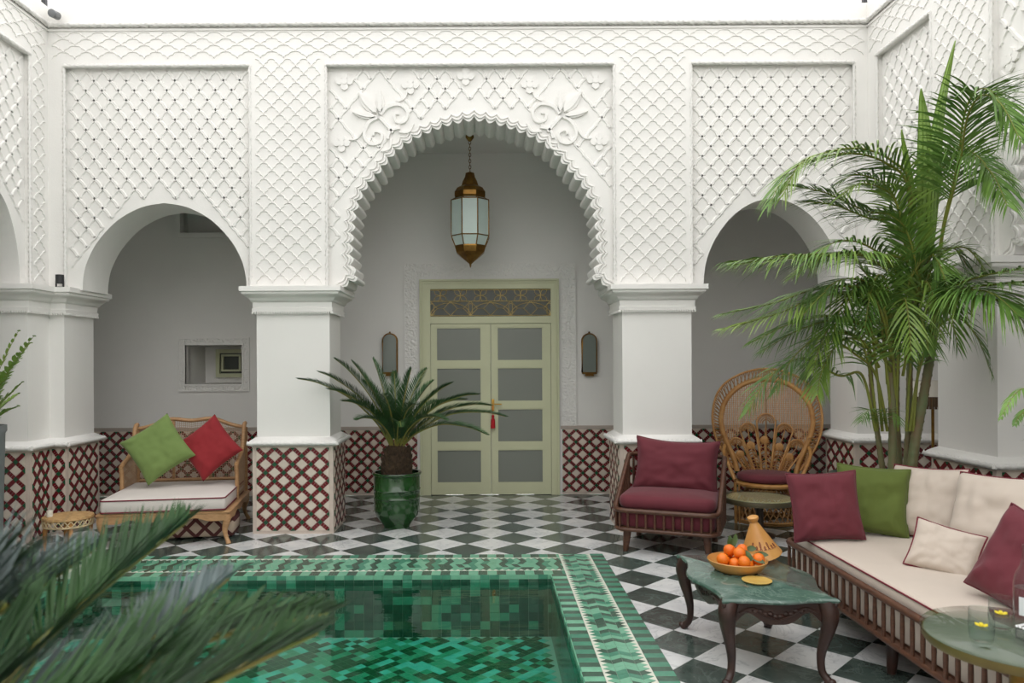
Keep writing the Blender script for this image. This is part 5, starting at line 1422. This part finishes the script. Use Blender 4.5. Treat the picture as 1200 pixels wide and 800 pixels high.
AF = [([(1062, 330, 5.45), (1067, 220, 5.4), (1043, 187, 5.35), (1008, 174, 5.3), (970, 178, 5.25), (938, 192, 5.2), (918, 228, 5.15)], 34, .36, .55),
      ([(1096, 330, 5.45), (1107, 263, 5.3), (1124, 197, 5.1), (1133, 140, 4.9), (1150, 112, 4.7), (1173, 122, 4.55), (1196, 165, 4.4)], 34, .42, .50),
      ([(1085, 330, 5.42), (1060, 304, 5.3), (1025, 298, 5.15), (962, 298, 5.0), (905, 301, 4.9), (848, 308, 4.85)], 36, .36, .55),
      ([(1075, 320, 5.5), (1055, 262, 5.5), (1020, 256, 5.5), (977, 240, 5.5), (936, 236, 5.5)], 28, .30, .45),
      ([(1050, 400, 5.4), (1030, 350, 5.3), (1000, 342, 5.2), (953, 350, 5.1), (910, 368, 5.0), (848, 385, 4.95)], 34, .33, .45),
      ([(1046, 440, 5.42), (1020, 390, 5.3), (985, 375, 5.2), (940, 385, 5.1), (895, 410, 5.05)], 28, .30, .5),
      ([(1090, 390, 5.35), (1110, 352, 5.1), (1135, 340, 4.85), (1165, 345, 4.6), (1192, 368, 4.45)], 28, .36, .75),
      ([(1092, 380, 5.4), (1115, 345, 5.15), (1150, 335, 4.8), (1205, 330, 4.4)], 26, .34, .35),
      ([(1066, 350, 5.5), (1060, 280, 5.45), (1046, 230, 5.4), (1010, 215, 5.3), (985, 230, 5.25)], 28, .33, .5),
      ([(1070, 350, 5.5), (1085, 270, 5.55), (1098, 210, 5.45), (1125, 180, 5.2), (1160, 200, 4.9), (1180, 240, 4.7)], 30, .36, .55),
      ([(1060, 380, 5.42), (1050, 320, 5.35), (1020, 290, 5.25), (985, 282, 5.15), (950, 300, 5.1)], 28, .34, .5),
      ([(1054, 400, 5.4), (1066, 330, 5.3), (1090, 300, 5.2), (1105, 320, 5.1), (1112, 360, 5.05)], 24, .30, .5),
      ([(1030, 430, 5.4), (1010, 400, 5.3), (985, 400, 5.2), (965, 430, 5.15), (958, 460, 5.1)], 20, .26, .45),
      ([(1045, 420, 5.35), (1035, 360, 5.2), (1015, 330, 5.1), (980, 330, 5.0), (950, 360, 4.95)], 26, .30, .5),
      ([(1064, 400, 5.4), (1075, 330, 5.3), (1062, 270, 5.2), (1040, 250, 5.1)], 24, .32, .35),
      ([(1040, 450, 5.45), (1034, 380, 5.5), (1020, 330, 5.55), (1000, 300, 5.6)], 22, .3, .4),
      ([(1078, 400, 5.4), (1080, 350, 5.3), (1100, 300, 5.25), (1130, 290, 5.2), (1150, 310, 5.15)], 22, .28, .55),
      ([(1058, 440, 5.4), (1066, 400, 5.3), (1074, 370, 5.25), (1082, 380, 5.2), (1088, 410, 5.15)], 16, .22, .5),
      ([(1030, 500, 5.4), (1027, 486, 5.3), (1018, 480, 5.25), (1010, 492, 5.2)], 14, .14, .5),
      ([(1034, 500, 5.4), (1036, 486, 5.3), (1044, 482, 5.25), (1052, 495, 5.2)], 14, .13, .5)]
rj = random.Random(21)
for bx0, tx0, ty0 in ((1028, 985, 372), (1034, 1000, 340), (1046, 1010, 330), (1052, 1030, 322), (1062, 1085, 330), (1070, 1100, 345), (1040, 965, 395), (1066, 1120, 372), (1050, 1060, 350), (1026, 940, 420)):
    dx = tx0 - bx0
    AF.append(([(bx0, 505, 5.42), (bx0 + dx * .18, 440, 5.38), (bx0 + dx * .5, ty0 + 20, 5.3), (tx0, ty0, 5.2), (tx0 + dx * .45, ty0 + 22, 5.1), (tx0 + dx * .75, ty0 + 62, 5.05)], 20, .26, .5))
for k in range(17):
    pl, n, L, dr = AF[k]; ox_, oy_, od = rj.uniform(-26, 14), rj.uniform(-24, 30), rj.uniform(-.15, .2)
    AF.append(([pl[0]] + [(a + ox_ * (i + 1) / len(pl), b + oy_ * (i + 1) / len(pl), c + od * (i + 1) / len(pl)) for i, (a, b, c) in enumerate(pl[1:])], n, L * .95, dr))
for k, (pl, n, L, dr) in enumerate(AF):
    fo_ = frond('frond', palm, [P(*q) - O_ for q in pl], int(n * 1.35), L * 1.2, .015 if L > .2 else .008, [PALM if k % 4 else PALMY, PSTEM], dr * .8, 58, .14, .012 if L > .2 else .004, .32 if L > .2 else .1, 5, lambda t: (math.sin(math.pi * (t * .8 + .16))) ** .7, .14, seed=80 + k)
    for v in fo_.data.vertices: v.co.x = min(v.co.x, XR - .135 - O_.x)      # leaf tips stop short of the wall
# two young unopened spear leaves, pleated
for pl, wd in (([(1090, 300, 5.45), (1094, 220, 5.42), (1100, 140, 5.4), (1119, 48, 5.38)], .05), ([(1082, 300, 5.5), (1084, 230, 5.45), (1084, 160, 5.42), (1079, 104, 5.4)], .065), ([(1072, 260, 5.5), (1066, 210, 5.45), (1056, 152, 5.4)], .03)):
    pts = catmull([P(*q) - O_ for q in pl], 8); k = len(pts); m = MB(); vs = []; nw = 9
    for i, p in enumerate(pts):
        f = i / (k - 1); ww = wd * math.sin(math.pi * (.10 + f * .895)) ** .9
        for j in range(nw):
            o = -1 + 2 * j / (nw - 1); vs.append(p + Vector((o * ww, .010 * (j % 2) - .03 * (1 - o * o) * .5, 0)))
    m.add(vs, [(i * nw + j, i * nw + j + 1, (i + 1) * nw + j + 1, (i + 1) * nw + j) for i in range(k - 1) for j in range(nw - 1)])
    m.build('spear_leaf', PALMY, palm, smooth=0)

# smaller plants at the two edges
lp = Vector((P(-24, 500, 5.45).x, 5.45, 0))
m = MB(); m.lathe([(0, 0), (.13, 0), (.135, .02), (.16, 1.08), (.172, 1.10), (.172, 1.14), (.155, 1.14), (.15, 1.06), (0, 1.06)], 28, tuple(lp)); tag(m.build('tall_planter', GREYPOT, smooth=50), 'tall grey planter standing before the left wall', 'planter')
bush = thing('potted_shrub', 'leafy green shrub growing in the tall grey planter', 'plant', lp + Vector((0, 0, 1.06)))
for k in range(16):
    a = R(k * 137.5); e = R(20 + 50 * ((k * 7) % 16) / 16); d = Vector((math.cos(a) * math.cos(e), math.sin(a) * math.cos(e), math.sin(e)))
    L = .30 + .12 * ((k * 5) % 7) / 7
    frond('leaf_spray', bush, [Vector((0, 0, .02)), d * L * .5 + Vector((0, 0, .1)), d * L + Vector((0, 0, .12))], 12, .095, .03, [PALMY, PSTEM], .2, 50, .2, .004, .2, 3, None, .15, seed=120 + k)
for k, (px, py, Y) in enumerate(((40, 394, 5.3), (36, 402, 5.4), (22, 388, 5.5), (24, 420, 5.25), (12, 440, 5.2))):
    t = P(px, py, Y) - (lp + Vector((0, 0, 1.06))); frond('leaf_spray', bush, [Vector((0, 0, .02)), t * .45 + Vector((0, 0, .1)), t * .9 + Vector((0, 0, .03)), t], 14, .09, .03, [PALMY, PSTEM], .2, 50, .2, .004, .25, 3, None, .15, seed=140 + k)
rpv = Vector((3.22, 4.30, 0))
m = MB(); m.lathe([(0, 0), (.12, 0), (.16, .4), (.175, .44), (.16, .44), (.15, .4), (0, .4)], 24, tuple(rpv)); tag(m.build('planter', POTDK, smooth=50), 'small dark green planter hidden behind the sofa back', 'planter')
rpl = thing('potted_palm', 'small arching palm reaching out beside the large pier', 'plant', rpv + Vector((0, 0, .4)))
R0 = rpv + Vector((0, 0, .4))
for k, pl in enumerate(([(1218, 520, 4.25), (1216, 462, 4.2), (1200, 455, 4.15), (1186, 466, 4.1), (1174, 488, 4.05)], [(1222, 520, 4.3), (1224, 480, 4.25), (1210, 478, 4.2), (1196, 486, 4.15), (1190, 496, 4.1)], [(1240, 500, 4.3), (1262, 440, 4.3), (1290, 440, 4.3)], [(1240, 480, 4.4), (1250, 420, 4.6), (1262, 420, 4.8)])):
    frond('frond', rpl, [Vector((0, 0, 0))] + [P(*q) - R0 for q in pl], 22, .13, .016, [PALM, PSTEM], .5, 50, .1, .006, .45, 4, None, .12, seed=160 + k)

# ------------------------------------------------------------------ hanging lantern
LY = 8.28; lc = P(551, 260, LY); lz_ = lambda py: P(551, py, LY).z
lan = thing('hanging_lantern', 'octagonal brass lantern with frosted glass hanging from the gallery ceiling', 'lantern', (lc.x, LY, 0))
k8 = LY / FPX
def oct_lathe(prof, name, mt, parent=lan, rot=22.5, n=8, smooth=20):
    m = MB(); m.lathe(prof, n); m.xf(Matrix.Rotation(R(rot), 4, 'Z')); return m.build(name, mt, parent, smooth=smooth)
oct_lathe([(0, ZCEIL), (.045, ZCEIL), (.05, ZCEIL - .02), (.02, ZCEIL - .06), (0, ZCEIL - .07)], 'ceiling_rose', BRASS)
m = MB(); z = ZCEIL - .06; i = 0
while z > lz_(203):
    a = R(90 * (i % 2)); m.tube([(.012 * math.cos(R(t)) * math.cos(a), .012 * math.cos(R(t)) * math.sin(a), z - .018 + .022 * math.sin(R(t))) for t in range(0, 360, 40)], .0035, 5, closed=True); z -= .034; i += 1
m.build('chain', BRASS, lan, smooth=60)
oct_lathe([(0, lz_(201)), (.05, lz_(203)), (.06, lz_(208)), (.085, lz_(213)), (.10, lz_(218)), (.15, lz_(221)), (.182, lz_(226)), (.182, lz_(231)), (.165, lz_(233.5)), (0, lz_(233.5))], 'dome', BRASS)
gz0, gz1, gz2, gz3 = lz_(292), lz_(277.5), lz_(236), lz_(233)
rA, rB, rC = .165, .222, .205
oct_lathe([(rA - .006, gz0), (rB - .006, gz1), (rB - .006, gz2), (rA, gz3)], 'inner_body', FROST) if False else None
for i in range(8):
    a0, a1 = R(22.5 + 45 * i), R(67.5 + 45 * i)
    def q4(ra, za, rb, zb): return [(ra * math.cos(a0), ra * math.sin(a0), za), (ra * math.cos(a1), ra * math.sin(a1), za), (rb * math.cos(a1), rb * math.sin(a1), zb), (rb * math.cos(a0), rb * math.sin(a0), zb)]
    for ra, za, rb, zb in ((rA, gz0, rB, gz1), (rB, gz1, rB, gz2), (rB, gz2, rA, gz3)):
        A = q4(ra, za, rb, zb); Bq = [(x * .97, y * .97, z) for x, y, z in A]
        m = MB(); m.slab(A, Bq); m.build('pane', FROST, lan, smooth=0)
m = MB()
for i in range(8):
    a = R(22.5 + 45 * i); c, s = math.cos(a), math.sin(a)
    m.tube([(rA * c, rA * s, gz0), (rB * c, rB * s, gz1), (rB * c, rB * s, gz2), (rA * c, rA * s, gz3)], .007, 5)
for r, z in ((rA, gz0), (rB, gz1), (rB, gz2), (rA, gz3)): m.tube([(r * math.cos(R(22.5 + 45 * i)), r * math.sin(R(22.5 + 45 * i)), z) for i in range(8)], .007, 5, closed=True)
m.build('brass_ribs', BRASS, lan, smooth=30)
oct_lathe([(0, lz_(285)), (.175, lz_(285)), (.182, lz_(290)), (.165, lz_(296)), (.11, lz_(301)), (.05, lz_(306)), (.015, lz_(309)), (.006, lz_(313)), (0, lz_(314))], 'bowl', BRASS)

# wall sconces either side of the door
for px, lab in ((457.5, 'slim arched glass wall lantern between the pillar and cycad side of the door'), (690, 'slim arched glass wall lantern between the door and the armchair pillar')):
    c = P(px, 413, YW); sc = thing('wall_lantern', lab, 'wall lamp', (c.x, YW, 0))
    w_, z0, z1 = .085, P(px, 436, YW).z, P(px, 391, YW).z
    prof = [(-w_, z0), (w_, z0), (w_, z1 - w_)] + [(w_ * math.cos(R(t)), z1 - w_ + w_ * math.sin(R(t))) for t in range(15, 180, 15)] + [(-w_, z1 - w_)]
    m = MB(); m.slab([(x, -.065, z) for x, z in prof], [(x, -.01, z) for x, z in prof]); m.build('pane', mat('grey_mirror_glass', (120, 128, 122), .15, spec=.8), sc, smooth=0)
    m = MB(); m.tube([(x, -.065, z) for x, z in prof], .008, 6, closed=True); m.tube([(x, -.006, z) for x, z in prof], .008, 6, closed=True); m.build('brass_edge', BRASS, sc, smooth=60)
    m = MB(); m.box(-w_, w_, -.075, 0, z0 - .02, z0); m.box(-.05, .05, -.06, 0, z0 - .045, z0 - .02); m.sphere((0, -.04, z1 + .014), .012, 8, 6); m.build('bracket', BRASS, sc, smooth=30)

# floor lamp in the right gallery
lx, ly = P(1093, 470, 6.35).x, 6.35
fl = thing('floor_lamp', 'floor lamp with cream shade and brown fringe standing behind the palm', 'lamp', (lx, ly, 0))
lzz = lambda py: P(1093, py, ly).z
m = MB(); m.lathe([(0, 0), (.13, 0), (.13, .015), (.02, .03), (.012, .06), (.012, lzz(452)), (0, lzz(452))], 20); m.build('stand', BRASS, fl, smooth=40)
m = MB(); m.lathe([(.17, lzz(446)), (.19, lzz(464)), (.187, lzz(464)), (.167, lzz(446)), (.17, lzz(446))], 36, caps=False); m.build('shade', SHADE, fl, smooth=40)
m = MB()
for k in range(60):
    a = 2 * math.pi * k / 60; m.bar((.19 * math.cos(a), .19 * math.sin(a), lzz(464)), (.192 * math.cos(a), .192 * math.sin(a), lzz(478)), .017, .006)
tag(m.build('fringe', FRINGE, fl, smooth=0), kind='stuff')

# small fittings on the wall
s = P(64, 17, 6.86); sp_ = thing('spotlight', 'small grey cylinder spotlight on a white arm in the upper left corner', 'spotlight', s)
m = MB(); m.lathe([(0, -.05), (.032, -.05), (.036, -.045), (.036, .05), (.02, .055), (0, .055)], 18); m.xf(Matrix.Rotation(R(100), 4, 'X') @ Matrix.Rotation(R(0), 4, 'Z')); m.build('lamp_head', GREYM, sp_, smooth=40)
m = MB(); m.tube([(0, .03, .02), (-.05, .06, .06), (-.07, .12, .08)], .012, 8); m.build('arm', WHITEP, sp_, smooth=60)
s = P(70, 336, 6.90); s2 = thing('uplight', 'small black uplight standing on the capital of the left corner pier', 'spotlight', (s.x, s.y, ZC + .014))
m = MB(); m.lathe([(0, .035), (.036, .035), (.036, .115), (0, .115)], 18); m.build('lamp_head', BLACK, s2, smooth=40)
m = MB(); m.box(-.036, -.03, -.01, .01, 0, .06); m.box(.03, .036, -.01, .01, 0, .06); m.box(-.036, .036, -.012, .012, 0, .006); m.build('bracket', BLACK, s2, smooth=0)
for px, lab in ((52, 'black terrace railing post above the left corner'), (1013, 'black terrace railing post above the right corner')):
    s = P(px, 4, 7.15); m = MB(); m.box(s.x - .02, s.x + .02, 7.13, 7.17, ZTOP - .001, ZTOP + .95); m.box(s.x - .035, s.x + .035, 7.115, 7.185, ZTOP - .001, ZTOP + .012)
    tag(m.build('railing_post', BLACK, smooth=0), lab, 'post')
